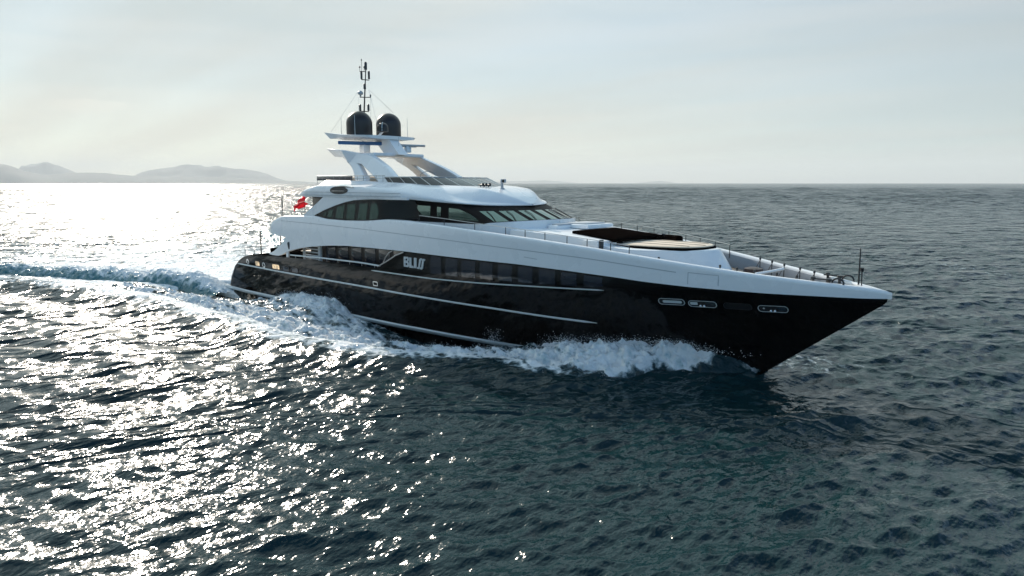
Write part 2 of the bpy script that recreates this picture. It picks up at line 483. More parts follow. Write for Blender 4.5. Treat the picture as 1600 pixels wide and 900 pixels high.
# portholes and mooring openings near the stern
def hull_pt(x, z, off=0.0, sgn=-1):
    return (x, sgn * (float(hb(x, z)) + off), z)
def ring_plate(bm, outline, off0, off1, sgn=-1):
    a = [bm.verts.new(hull_pt(p[0], p[1], off0, sgn)) for p in outline]
    b = [bm.verts.new(hull_pt(p[0], p[1], off1, sgn)) for p in outline]
    n = len(a)
    for i in range(n): bm.faces.new((a[i], a[(i + 1) % n], b[(i + 1) % n], b[i]))
    bm.faces.new(b)
def frame_ring(bm, o_out, o_in, off0, off1, sgn=-1):
    n = len(o_out)
    A0 = [bm.verts.new(hull_pt(*p, off0, sgn)) for p in o_out]; A1 = [bm.verts.new(hull_pt(*p, off1, sgn)) for p in o_out]
    B1 = [bm.verts.new(hull_pt(*p, off1, sgn)) for p in o_in]; B0 = [bm.verts.new(hull_pt(*p, off0, sgn)) for p in o_in]
    for i in range(n):
        j = (i + 1) % n
        bm.faces.new((A0[i], A0[j], A1[j], A1[i])); bm.faces.new((A1[i], A1[j], B1[j], B1[i])); bm.faces.new((B1[i], B1[j], B0[j], B0[i]))
def rrect(cx, cz, w, h, r, n=5, sl=0.0):
    out = []
    for (sx, sz, a0) in ((1, 1, 0), (-1, 1, 90), (-1, -1, 180), (1, -1, 270)):
        for k in range(n):
            a = R(a0 + 90 * k / (n - 1))
            x = sx * (w / 2 - r) + r * math.cos(a); z = sz * (h / 2 - r) + r * math.sin(a)
            out.append((cx + x, cz + z + sl * x))
    return out
for sg in (-1, 1):
    for (x, z) in ((4.48, 2.24), (6.76, 2.19)):
        bm = bmesh.new(); frame_ring(bm, rrect(x, z, .40, .40, .2, 7), rrect(x, z, .24, .24, .12, 7), 0, .03, sg)
        p = obj('porthole', bm, 'chrome', Y)
        bm = bmesh.new(); ring_plate(bm, rrect(x, z, .25, .25, .125, 7), 0, .012, sg); obj('pane', bm, 'glass', p)
    for k, ((x, z), w) in enumerate((((5.86, 2.22), .72), ((8.37, 2.21), 1.05), ((9.65, 2.18), .88), ((10.77, 2.20), .88))):  # openings through the bulwark; two panes glow in place of sunlight
        bm = bmesh.new(); frame_ring(bm, rrect(x, z, w, .40, .14, 5, 0.0), rrect(x, z, w - .10, .30, .10, 5, 0.0), 0, .02, sg)
        p = obj('bulwark_opening', bm, 'frame', Y)
        bm = bmesh.new(); ring_plate(bm, rrect(x, z, w - .09, .31, .10, 5, 0.0), 0, .008, sg)
        g = obj('pane', bm, 'lit' if (k < 2 and sg < 0) else 'smoke', p)
        if k < 2 and sg < 0: g['label'] = 'warm glowing pane in place of a sunlit opening'
    (x, z) = (19.39, 2.18)
    bm = bmesh.new(); frame_ring(bm, rrect(x, z, .44, .26, .05, 3), rrect(x, z, .34, .16, .03, 3), 0, .02, sg); obj('outlet_frame', bm, 'chrome', Y)
# four long hawse openings at the bow
for sg in (-1, 1):
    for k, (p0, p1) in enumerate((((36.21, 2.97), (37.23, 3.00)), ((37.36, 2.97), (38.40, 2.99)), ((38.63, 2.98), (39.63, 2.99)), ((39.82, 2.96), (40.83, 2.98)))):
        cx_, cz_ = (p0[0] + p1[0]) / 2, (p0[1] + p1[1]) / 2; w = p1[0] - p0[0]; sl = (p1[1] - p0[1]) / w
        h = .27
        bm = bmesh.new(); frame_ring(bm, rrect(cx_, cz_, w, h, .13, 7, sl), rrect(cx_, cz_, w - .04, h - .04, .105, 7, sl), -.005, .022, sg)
        f = obj('hawse_opening', bm, ('stripe', 'stripe', 'dkmetal', 'stripe')[k], Y)  # pale paint stands in for the bright reflections of chrome rims
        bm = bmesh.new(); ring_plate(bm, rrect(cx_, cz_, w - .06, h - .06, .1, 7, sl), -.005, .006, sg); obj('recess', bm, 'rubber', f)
        def fit(name, m, *a, **kw):
            b = bmesh.new(); ring_plate(b, *a, **kw); obj(name, b, m, f)
        if k == 0:
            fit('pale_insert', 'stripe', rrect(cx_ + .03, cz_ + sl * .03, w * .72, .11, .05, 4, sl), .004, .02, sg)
        for q in (() if k == 0 else (-.12, .18) if k == 2 else (-.08, .05)):
            c = hull_pt(cx_ + q * w, cz_ + sl * q * w - .09, .012, sg)
            b = bmesh.new()
            if k != 2: lathe(b, c, [(.055, 0), (.05, .03), (.03, .05), (.03, .12), (.055, .14), (.055, .17), (.02, .18)], 10)
            else: box(b, (c[0], c[1], c[2] + .11), (.14, .03, .05), .01)
            obj('bitt', b, 'chrome', f)
        if k in (1, 3):
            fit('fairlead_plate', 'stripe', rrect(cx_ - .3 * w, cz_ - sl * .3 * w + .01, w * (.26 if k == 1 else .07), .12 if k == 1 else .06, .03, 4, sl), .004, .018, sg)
            fit('fairlead_bar', 'chrome', rrect(cx_ + .27 * w, cz_ + sl * .27 * w + .04, w * .30, .035, .015, 4, sl - .1), .004, .02, sg)
            fit('fairlead_bar', 'chrome', rrect(cx_ + .30 * w, cz_ + sl * .30 * w - .03, w * .22, .03, .012, 4, sl + .1), .004, .016, sg)

# window band of the main deck, flush in the topsides --------------
WIN = [
    ((24.26, 4.09), (25.05, 4.07), (24.98, 3.20), (24.18, 3.20)),
    ((25.37, 4.06), (26.20, 4.04), (26.12, 3.20), (25.29, 3.20)),
    ((26.46, 4.03), (27.36, 4.02), (27.28, 3.23), (26.38, 3.21)),
    ((27.66, 4.03), (28.43, 4.01), (28.36, 3.24), (27.58, 3.24)),
    ((28.76, 4.01), (29.55, 4.00), (29.47, 3.26), (28.68, 3.25)),
    ((29.90, 3.99), (30.66, 3.98), (30.59, 3.28), (29.83, 3.27)),
    ((31.01, 3.97), (31.81, 3.92), (31.75, 3.31), (30.94, 3.29)),
    ((32.13, 3.91), (32.85, 3.87), (32.80, 3.35), (32.06, 3.32)),
    ((33.19, 3.85), (34.02, 3.80), (33.97, 3.40), (33.14, 3.36)),
]
UPW = [
    [(14.25, 5.78), (14.67, 6.02), (14.61, 5.79)],
    [(14.74, 5.70), (14.92, 6.07), (15.40, 6.18), (15.27, 5.71)],
    [(15.61, 5.68), (15.82, 6.32), (16.61, 6.45), (16.39, 5.68)],
    [(16.70, 5.65), (16.93, 6.47), (17.70, 6.52), (17.49, 5.66)],
    [(17.82, 5.67), (18.11, 6.54), (18.87, 6.58), (18.62, 5.68)],
    [(18.94, 5.71), (19.18, 6.55), (19.62, 6.61), (19.74, 6.41), (19.80, 6.03), (19.69, 5.77)],
]
SIDEW = [
    [(21.81, 6.54), (23.03, 6.51), (23.02, 5.98), (22.36, 6.00)],
    [(23.55, 6.49), (23.84, 6.47), (23.83, 5.99), (23.54, 5.99)],
    [(24.42, 6.45), (25.16, 6.40), (25.88, 6.19), (26.55, 5.84), (24.41, 5.89)],
]
for sg in (-1, 1):
    bm = bmesh.new()
    band = [(21.2, 3.20), (24.3, 3.22), (27.4, 3.30), (30.0, 3.41), (34.3, 3.52), (34.5, 3.80), (32.5, 3.93), (29.8, 4.03), (24.6, 4.09), (22.4, 4.10)]
    fill_pts(bm, band, lambda x, z: hull_pt(x, z, .006, sg), (0, -sg, 0), .02, .18)
    wb = obj('window_band', bm, 'glass', Y)
    for q in WIN:
        bm = bmesh.new()
        q2 = [(q[0][0], min(q[0][1], float(Bc(q[0][0])) - .07)), (q[1][0], min(q[1][1], float(Bc(q[1][0])) - .07)), q[2], q[3]]
        fill_pts(bm, q2, lambda x, z: hull_pt(x, z, .020, sg), (0, -sg, 0), .014, .18)
        obj('window', bm, 'smoke', wb)
# the name in white block lettering ---------------------------------
NAME = [
    ([(22.15, 3.90), (22.48, 3.91), (22.56, 3.85), (22.56, 3.73), (22.49, 3.66), (22.56, 3.60), (22.54, 3.43), (22.44, 3.37), (22.12, 3.38)],
     [[(22.29, 3.81), (22.44, 3.82), (22.43, 3.71), (22.28, 3.71)], [(22.28, 3.58), (22.43, 3.58), (22.41, 3.47), (22.26, 3.47)]]),
    ([(22.62, 3.89), (22.77, 3.89), (22.75, 3.47), (22.91, 3.47), (22.90, 3.36), (22.57, 3.36)], []),
    ([(22.99, 3.90), (23.19, 3.90), (23.14, 3.37), (22.95, 3.37)], []),
    ([(23.22, 3.44), (23.31, 3.44), (23.41, 3.84), (23.50, 3.91), (23.64, 3.90), (23.61, 3.81), (23.54, 3.81), (23.42, 3.42), (23.34, 3.35), (23.19, 3.35)], []),
    ([(23.44, 3.44), (23.53, 3.44), (23.64, 3.83), (23.71, 3.90), (23.86, 3.89), (23.83, 3.80), (23.76, 3.80), (23.65, 3.41), (23.56, 3.34), (23.41, 3.35)], []),
]
nm = bpy.data.objects.new('ship_name', None); COL.objects.link(nm); nm.parent = Y; nm['label'] = 'white block name lettering on the black side'
for out, holes in NAME:
    bm = bmesh.new()
    prism_xz(bm, out, lambda x, z: -float(hb(x, z)) - .05, .035, holes)
    obj('letter', bm, 'letter', nm, smooth=False)

# white bulwark sweeping from the upper deck aft to the bow ----------
def build_bulwark():
    bm = bmesh.new()
    rings = {}
    st = np.concatenate([7.13 + np.linspace(0, 1, 9)**2 * 1.2, np.linspace(8.5, 10.05, 9), [10.12], np.linspace(10.4, 42.5, 170), np.linspace(42.6, 44.02, 18)])
    und = interp([(7.0, 4.47), (10.05, 4.28)])
    for sg in (-1, 1):
        rows = []
        for x in st:
            L = float(und(x)) if x < 10.1 else float(Bc(x)); a = max(float(A(x)), L + .04)
            cap = min(.10, (a - L) * .4); row = []
            tw = .10 * np.clip((30 - x) / 10, 0, 1)
            def yo(z):
                y = float(hb(x, min(z, 3.9))) + .025
                y = float(round_end(x, 7.10, y, 1.3)) if x < 8.4 else y
                return y - tw * np.clip((z - 4.5) / 1.2, 0, 1)**2
            bow = np.clip((44.0 - x) / .8, 0, 1)
            for t in np.linspace(0, 1, 9):
                z = L + (a - cap - L) * t; row.append((yo(z), z))
            yt = yo(a - cap)
            row += [(yt - .02, a - cap * .45), (yt - .07, a - cap * .1), (yt - .12, a), (yt - .22, a), (yt - .27, a - .03), (yt - .29, a - .08), (yt - .29, a - .08 - (.02 if x > 42.7 else .62 if x > 9 else (a - L) * .5))]
            row = [(yt - .25, L + .01)] + row
            rows.append([(float(x), float(sg * max(y, 0)), float(z)) for y, z in row])
        rings[sg] = grid_faces(bm, rows)
    # stern face of the overhang, and the solid bow cap
    a, b = rings[-1][0], rings[1][0]
    for j in range(1, len(a) - 5): 
        try: bm.faces.new((a[j], a[j + 1], b[j + 1], b[j]))
        except ValueError: pass
    for i in range(len(st) - 14, len(st) - 1):
        for ring_i in (13,):
            try: bm.faces.new((rings[-1][i][ring_i], rings[-1][i + 1][ring_i], rings[1][i + 1][ring_i], rings[1][i][ring_i]))
            except ValueError: pass
    a, b = rings[-1][-1], rings[1][-1]
    for j in range(len(a) - 1):
        try: bm.faces.new((a[j], a[j + 1], b[j + 1], b[j]))
        except ValueError: pass
    bmesh.ops.remove_doubles(bm, verts=bm.verts, dist=0.0006)
    return obj('bulwark', bm, 'white', Y, sharp=60)
bulwark = build_bulwark()
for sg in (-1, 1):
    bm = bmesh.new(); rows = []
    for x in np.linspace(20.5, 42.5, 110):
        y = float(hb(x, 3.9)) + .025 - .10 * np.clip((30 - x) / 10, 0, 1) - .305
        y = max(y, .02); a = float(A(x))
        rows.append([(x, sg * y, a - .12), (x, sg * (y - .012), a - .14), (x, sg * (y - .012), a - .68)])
    grid_faces(bm, rows); obj('bulwark_shade_lining', bm, 'lining', bulwark)  # inner face in a grey that stands in for shade
for sg in (-1, 1):
    # strut under the overhang of the upper deck
    strut = [(10.12, 4.27), (10.02, 4.20), (9.75, 3.95), (9.2, 3.62), (8.4, 3.26), (7.66, 3.03), (8.2, 2.98), (8.9, 2.99), (9.5, 3.12), (10.12, 3.36)]
    bm = bmesh.new()
    fill_pts(bm, strut, lambda x, z: (x, sg * (float(hb(x, min(z, 3.9))) + .024), z), (0, -sg, 0), .22, .2)
    obj('deck_strut', bm, 'white', Y)
    hull_groove = [(9.5, 5.30), (13.5, 5.26), (18.5, 5.16), (24.65, 4.98), (30.4, 4.73), (33.4, 4.56), (36.6, 4.26), (37.0, 4.22)]
    bm = bmesh.new(); f = smoothed(hull_groove, 300, .8); rr = []
    for x in np.linspace(9.5, 37, 140):
        z = float(f(x)); tw = .10 * np.clip((30 - x) / 10, 0, 1)
        yy = lambda q: sg * (float(hb(x, 3.9)) + .029 - tw * np.clip((q - 4.5) / 1.2, 0, 1)**2)
        rr.append([(x, yy(z - .018), z - .018), (x, yy(z + .018), z + .018)])
    grid_faces(bm, rr); obj('groove', bm, 'grey', bulwark)
    for (x0, x1, z0, z1) in ((37.45, 38.55, 3.78, 4.24), (30.2, 30.9, 4.42, 4.44)):
        bm = bmesh.new(); w = .012
        for (a0, a1, b0, b1) in ((x0, x1, z1 - w, z1 + w), (x0 - w, x0 + w, z0, z1), (x1 - w, x1 + w, z0, z1 - .06)):
            if z1 - z0 < .1 and a1 - a0 < .1: continue
            dr_ = .06 if a1 - a0 > .5 else 0; rr = []
            for t in np.linspace(0, 1, 8):
                x = a0 + (a1 - a0) * t; tw = .10 * np.clip((30 - x) / 10, 0, 1)
                yq = lambda q: sg * (float(hb(x, 3.9)) + .031 - tw * np.clip((q - 4.5) / 1.2, 0, 1)**2)
                rr.append([(x, yq(b0 - dr_ * t), b0 - dr_ * t), (x, yq(b1 - dr_ * t), b1 - dr_ * t)])
            grid_faces(bm, rr)
        obj('hatch_outline', bm, 'grey', bulwark)

# decks --------------------------------------------------------------
bm = bmesh.new(); rows = []
for x in np.concatenate([np.linspace(7.5, 9.0, 8), np.linspace(9.3, 43.0, 90)]):
    z = 4.72 if x < 20 else float(A(x)) - .70
    if 20 <= x < 23: z = 4.72 + (float(A(23)) - .70 - 4.72) * (x - 20) / 3
    if x > 41: z = float(A(41)) - .70 + (x - 41) * .06
    w = float(hb(x, 3.9)) - .14
    if x < 8.5: w = float(round_end(x, 7.3, w, 1.2)); z = min(z, float(A(x)) - .03)
    w = max(w, .02)
    rows.append([(x, -w, z), (x, -w * .5, z + .015), (x, w * .5, z + .015), (x, w, z)])
grid_faces(bm, rows)
obj('upper_deck', bm, 'deck', Y)
bm = bmesh.new(); rows = []
for x in np.linspace(7.2, 10.3, 8):
    w = float(round_end(x, 7.1, 4.4, 1.3)); z = 4.49 - (x - 7.13) * .06
    rows.append([(x, -w, z), (x, w, z)])
for x in np.linspace(10.4, 22, 10):
    rows.append([(x, -4.3, 4.29), (x, 4.3, 4.29)])
grid_faces(bm, rows); obj('soffit', bm, 'white', Y)

# main deck saloon: dark glazed wall set back behind the side deck ----
bm = bmesh.new(); box(bm, (16.9, 0, 3.28), (11.4, 6.9, 1.94), .05); saloon = obj('saloon', bm, 'frame', Y, sharp=30)
for sg in (-1, 1):
    for k in range(6):
        x = 13.1 + k * 1.36
        bm = bmesh.new(); box(bm, (x + .5, sg * 3.465, 3.42), (1.02, .03, 1.3), .01)
        obj('window', bm, 'smoke', saloon, sharp=30)
    bm = bmesh.new()
    for k in range(7): box(bm, (11.6, sg * 3.62, 2.75 + k * .20), (1.7, .10, .075), .015, 0, 0)
    box(bm, (10.72, sg * 3.62, 3.4), (.10, .16, 1.7), .02); box(bm, (12.6, sg * 3.62, 3.5), (.28, .16, 1.5), .02)
    obj('vent_louvre', bm, 'white', saloon, sharp=30)
    # side deck hand rail on the low bulwark
    f = interp([(10.4, 3.14), (13.6, 3.22), (18.1, 3.26), (19.9, 3.22)])
    bm = bmesh.new(); tube(bm, [(x, sg * (float(hb(x, 3)) - .02), float(f(x))) for x in np.linspace(10.4, 19.9, 30)], .045)
    hr = obj('hand_rail', bm, 'stripe', Y)
    for x in np.linspace(11, 19.4, 8):
        bm = bmesh.new(); tube(bm, [(x, sg * (float(hb(x, 3)) - .05), 2.95), (x, sg * (float(hb(x, 3)) - .02), float(f(x)))], .02); obj('post', bm, 'steel', hr)
    f2 = [(19.75, 3.17), (20.6, 3.52), (21.4, 3.90), (22.1, 4.12)]
    bm = bmesh.new(); tube(bm, [(x, sg * (float(hb(x, z)) + .01), z) for x, z in f2], .032)
    tube(bm, [(x, sg * (float(hb(x, z)) - .02), z) for x, z in ((20.25, 3.4), (20.5, 3.72), (20.8, 4.0), (21.1, 4.12))], .028)
    obj('side_gate_rail', bm, 'steel', Y)
    bm = bmesh.new(); box(bm, (9.95, sg * 4.36, 3.2), (.22, .14, .72), .04); obj('fairlead_post', bm, 'white', Y)
    bm = bmesh.new(); lathe(bm, ((10.45, 3.74)[0], sg * 4.53, 3.52), [(.02, 0), (.05, .05), (.09, .28), (.10, .40), (.06, .46), (.01, .47)], 12); obj('deck_lantern', bm, 'dkmetal', Y)

# upper deck house (white shell with arched window) -------------------
arch = [(13.25, 5.70), (13.42, 5.79), (14.5, 6.12), (15.8, 6.44), (16.7, 6.62), (17.53, 6.735), (18.4, 6.79), (19.16, 6.815), (20, 6.82), (22.3, 6.82)]
for sg in (-1, 1):
    bm = bmesh.new()
    shell = [(12.02, 5.66), (13.25, 5.66)] + arch + [(22.3, 6.92), (14.5, 6.92), (13.6, 6.45), (12.75, 6.06)]
    fill_pts(bm, shell, lambda x, z: (x, sg * 4.37, z), (0, -sg, 0), .16, .25)
    obj('upper_house', bm, 'white', Y, sharp=30)
    bm = bmesh.new()
    def fy(x, z):
        t = np.clip((x - 19.6) / 2.6, 0, 1); return (x, sg * (4.34 - .93 * (t * t * (3 - 2 * t))), z)
    dk = [(13.25, 5.6), (15, 5.55), (18.5, 5.55), (20.2, 5.6), (22.75, 5.6), (22.45, 5.95), (21.75, 6.85), (20, 6.86), (19.16, 6.855), (17.53, 6.775), (15.8, 6.48), (14.5, 6.16), (13.42, 5.83)]
    fill_pts(bm, dk, fy, (0, -sg, 0), .05, .2)
    gl = obj('arched_window', bm, 'glass', Y, sharp=60)
    for q in UPW:
        bm = bmesh.new(); fill_pts(bm, q, lambda x, z: (fy(x, z)[0], fy(x, z)[1] + sg * .012, z), (0, -sg, 0), .02, .3)
        obj('pane', bm, 'pane', gl, sharp=60)
bm = bmesh.new(); box(bm, (16.5, 0, 5.85), (8.6, 7.6, 2.2), .1); obj('upper_saloon', bm, 'frame', Y)

# wheelhouse ----------------------------------------------------------
# plan rings, starboard half, aft to the centre line; z per point
base = [(21.9, -3.42, 5.72), (23.5, -3.41, 5.72), (25.5, -3.36, 5.72), (26.7, -3.27, 5.72), (27.2, -3.1, 5.73), (27.75, -2.6, 5.76), (28.25, -1.8, 5.79), (28.65, -.9, 5.81), (28.8, 0, 5.82)]
topr = [(20.9, -3.42, 6.76), (22.6, -3.40, 6.72), (24.1, -3.33, 6.67), (24.9, -3.22, 6.64), (25.3, -3.0, 6.58), (25.85, -2.5, 6.56), (26.35, -1.75, 6.56), (26.72, -.9, 6.56), (26.85, 0, 6.56)]
def ring_eval(rg, s):
    n = len(rg) - 1; s = np.clip(s, 0, 1) * n; i = int(min(s, n - 1)); f = s - i
    p0, p1, p2, p3 = (np.array(rg[max(0, min(n, k))]) for k in (i - 1, i, i + 1, i + 2))
    return .5 * (2 * p1 + (p2 - p0) * f + (2 * p0 - 5 * p1 + 4 * p2 - p3) * f * f + (3 * p1 - p0 - 3 * p2 + p3) * f**3)
def wh(s, t, off=0.0, sg=-1):
    a, b = ring_eval(base, s), ring_eval(topr, s)
    p = a + (b - a) * t
    e = .004
    a2, b2 = ring_eval(base, min(1, s + e)), ring_eval(topr, min(1, s + e)); a1, b1 = ring_eval(base, max(0, s - e)), ring_eval(topr, max(0, s - e))
    tv = (a2 + (b2 - a2) * t) - (a1 + (b1 - a1) * t); n = np.cross(tv, b - a); n /= np.linalg.norm(n) + 1e-9
    p = p + n * off
    if sg > 0: p = p * np.array([1, -1, 1])
    return tuple(float(v) for v in p)
bm = bmesh.new()
for sg in (-1, 1):
    grid_faces(bm, [[wh(s, t, 0, sg) for t in np.linspace(-.04, 1.1, 6)] for s in np.linspace(0, 1, 60)])
bmesh.ops.remove_doubles(bm, verts=bm.verts, dist=.001)
wheel = obj('wheelhouse', bm, 'matte', Y, sharp=50)
def wh_panel(s0, s1, t0, t1, name, m, sk0=0.0, sk1=0.0, sg=-1, off=.014):
    bm = bmesh.new()
    rows = [[wh(s0 + (s1 - s0) * u + (sk0 * (1 - u) + sk1 * u) * (v - .5), t0 + (t1 - t0) * v, off, sg) for v in np.linspace(0, 1, 5)] for u in np.linspace(0, 1, 8)]
    grid_faces(bm, rows)
    return obj(name, bm, m, wheel)
for sg in (-1, 1):
    sy = interp([(21, 3.425), (23.5, 3.405), (25.0, 3.35), (26.7, 3.275), (27.2, 3.13)])
    for q in SIDEW:
        bm = bmesh.new(); fill_pts(bm, q, lambda x, z: (x, sg * (float(sy(x)) - .05 * max(0, z - 6.2) + .022), z), (0, -sg, 0), .02, .2)
        obj('side_window', bm, 'pane', wheel, sharp=60)
    for (s0, s1) in ((.545, .655), (.69, .79), (.825, .915)):
        w = wh_panel(s0, s1, .10, .68, 'windscreen_pane', 'pane', 0, 0, sg)
        bm = bmesh.new(); a, b, c = wh(s0 + .005, .04, .05, sg), wh(s0 + .045, .42, .05, sg), wh((s0 + s1) / 2, .66, .04, sg)
        tube(bm, [a, b, c], .018, 5); obj('wiper', bm, 'rubber', wheel)
    # white ledge under the glazing
    bm = bmesh.new(); rows = []
    for s in np.linspace(0, 1, 50):
        p = wh(s, -.02, .015, sg); q = wh(s, -.02, .14, sg)
        rows.append([p, (q[0], q[1], q[2] - .02), (q[0], q[1], q[2] - .16), (q[0], q[1], 4.6)])
    grid_faces(bm, rows); obj('wheelhouse_base', bm, 'white', Y, sharp=35)
wh_panel(.955, 1.0, .10, .68, 'windscreen_pane', 'pane', 0, 0, -1); wh_panel(.955, 1.0, .10, .68, 'windscreen_pane', 'pane', 0, 0, 1)

# flybridge moulding and wheelhouse roof -------------------------------
def build_fly():
    st = np.concatenate([np.linspace(11.25, 13.4, 14), np.linspace(13.7, 24, 44), np.linspace(24.15, 27.1, 34)])
    zlow = smoothed([(11.2, 6.92), (12.2, 6.88), (18, 6.87), (22, 6.87), (24, 6.72), (25.4, 6.63), (26.2, 6.55), (27.4, 6.55)], 300, .5)
    ylow = smoothed([(11.2, 4.15), (12.2, 4.40), (14, 4.44), (20, 4.43), (21.5, 4.28), (23, 3.95), (24.2, 3.52), (24.9, 3.34), (25.35, 3.08), (25.9, 2.55), (26.4, 1.85), (26.75, 1.1), (26.98, .5), (27.1, .02)], 400, .15)
    zfas = smoothed([(11.2, 6.98), (11.7, 7.14), (12.2, 7.28), (13.3, 7.50), (16, 7.52), (19, 7.47), (21.5, 7.28), (23.5, 7.0), (25.3, 6.72), (26.2, 6.64), (27.4, 6.60)], 300, .5)
    zcm = smoothed([(11.2, 7.0), (11.8, 7.3), (12.4, 7.72), (13, 7.87), (16.5, 7.83), (19.9, 7.72), (21.1, 7.66), (23, 7.40), (24, 7.14), (25.3, 6.80), (26.2, 6.70), (27.4, 6.62)], 300, .4)
    ycm = smoothed([(11.2, 2.6), (12.2, 3.1), (13, 3.28), (20, 3.3), (23, 3.15), (24.4, 2.95), (25.3, 2.66), (25.9, 2.15), (26.5, 1.4), (26.95, .45), (27.1, .02)], 300, .2)
    zc = smoothed([(11.2, 7.05), (12.0, 7.35), (13, 7.6), (16, 7.62), (19.8, 7.72), (22, 7.62), (24, 7.53), (25.1, 7.42), (25.9, 7.22), (26.5, 6.98), (26.9, 6.74), (27.1, 6.6)], 300, .2)
    bm = bmesh.new(); R_ = {}
    for sg in (-1, 1):
        rows = []
        for x in st:
            yl, zl, zf, yc, zc_, zm = float(ylow(x)), float(zlow(x)), float(zfas(x)), float(ycm(x)), float(zcm(x)), float(zc(x))
            yc = min(yc, yl * .93); zm = max(zm, zl + .03)
            row = [(yl * .90, zl + .02), (yl - .03, zl), (yl, zl + (zf - zl) * .2), (yl + .01, zl + (zf - zl) * .5), (yl - .03, zl + (zf - zl) * .8), (yl - .10, zf)]
            d = yl - .10 - yc
            lip = np.clip((20.5 - x) / 5, 0, 1)
            row += [(yc + d * .75, zf + (zc_ - zf) * (.16 + .12 * (1 - lip))), (yc + d * .45, zf + (zc_ - zf) * (.32 + .26 * (1 - lip))), (yc + d * .2, zf + (zc_ - zf) * (.62 + .2 * (1 - lip))), (yc + d * .06, zf + (zc_ - zf) * .93), (yc, zc_)]
            zi = zm if x > 20 else zm - .22 * lip
            e = .12
            row += [(yc * .97, zc_ + (zi - zc_) * e), (yc * .86, zc_ + (zi - zc_) * (.42 + .5 * lip))]
            for q in (.7, .5, .25, 0):
                row.append((yc * q, zi + (zc_ - zi) * max(0, (q - .5)) * .0 - (0 if lip > .5 else .1 * q * q * (1 - lip) * (zi - zc_ > .05) * (zi - zc_))))
            rows.append([(float(x), sg * y, float(z)) for y, z in row])
        R_[sg] = grid_faces(bm, rows)
    a, b = R_[-1][0], R_[1][0]
    for j in range(len(a) - 1):
        try: bm.faces.new((a[j], a[j + 1], b[j + 1], b[j]))
        except ValueError: pass
    bmesh.ops.remove_doubles(bm, verts=bm.verts, dist=.002)
    return obj('flybridge', bm, 'white', Y, sharp=45)
fly = build_fly()
bm = bmesh.new()
grid_faces(bm, [[(x, -w, z), (x, w, z)] for x, w, z in ((11.4, 3.9, 6.95), (12.4, 4.2, 6.92), (20, 4.2, 6.9), (22, 3.9, 6.9), (24, 3.3, 6.78), (25.6, 2.6, 6.66), (26.6, 1.4, 6.6))])
obj('roof_soffit', bm, 'white', Y)
for sg in (-1, 1):
    for zz, x0, x1 in ((7.16, 12.1, 21.9), (6.98, 12.0, 21.9)):
        bm = bmesh.new(); grid_faces(bm, [[(x, sg * 4.452, zz - .016), (x, sg * 4.452, zz + .016)] for x in np.linspace(x0, x1, 30)])
        obj('fascia_groove', bm, 'grey', fly)
    # oval running-light recess in the fascia
    bm = bmesh.new(); rr = [(16.15 + .82 * math.cos(a) * (1 if math.cos(a) < 0 else 1.15), 7.26 + .22 * math.sin(a) * (1.1 if math.sin(a) > 0 else .9)) for a in np.linspace(0, 2 * math.pi, 28)[:-1]]
    prism_xz(bm, rr, lambda x, z: sg * 4.47, .05 * -sg); rec = obj('light_recess', bm, 'dkmetal', Y)
    bm = bmesh.new(); box(bm, (16.2, sg * 4.50, 7.24), (1.3, .04, .025), .008); obj('trim', bm, 'chrome', rec)
    bm = bmesh.new(); rows = []
    for a in np.linspace(.25, 1, 14):
        rows.append([(15.5 + 2.2 * a, sg * (4.40 + .05 * math.sin(k / 5 * math.pi)), 7.44 + .16 * k / 5 * math.sin(a * math.pi)) for k in range(6)])
    grid_faces(bm, rows); obj('hood', bm, 'chrome', rec)
    # white struts from the roof overhang to the bulwark
# flybridge windscreen -------------------------------------------------
wsb = [(18.9, -2.95, 7.70), (20.5, -2.92, 7.62), (21.6, -2.8, 7.56), (22.6, -2.45, 7.50), (23.5, -1.8, 7.47), (24.1, -.95, 7.48), (24.35, 0, 7.50)]
wst = [(18.5, -2.92, 8.02), (19.9, -2.88, 8.02), (20.7, -2.72, 8.01), (21.4, -2.35, 8.0), (22.0, -1.7, 7.99), (22.35, -.9, 7.98), (22.5, 0, 7.98)]
def ws(s, t, sg=-1):
    a, b = ring_eval(wsb, s), ring_eval(wst, s); p = a + (b - a) * t
    return (float(p[0]), float(p[1] * (-sg)), float(p[2]))
bm = bmesh.new()
for sg in (-1, 1): grid_faces(bm, [[ws(s, t, sg) for t in np.linspace(-.25, 1, 5)] for s in np.linspace(0, 1, 40)])
bmesh.ops.remove_doubles(bm, verts=bm.verts, dist=.001)
fws = obj('flybridge_windscreen', bm, 'smokeglass', Y)
bm = bmesh.new(); tube(bm, [ws(s, 1.0, -1) for s in np.linspace(0, 1, 30)] + [ws(s, 1.0, 1) for s in np.linspace(1, 0, 30)][1:], .028); obj('top_rail', bm, 'steel', fws)
for sg in (-1, 1):
    for s in (.06, .16, .30, .44, .57, .70, .83, .95):
        bm = bmesh.new(); tube(bm, [ws(s, -.1, sg), ws(s, 1.0, sg)], .022, 6); obj('mullion', bm, 'steel', fws)
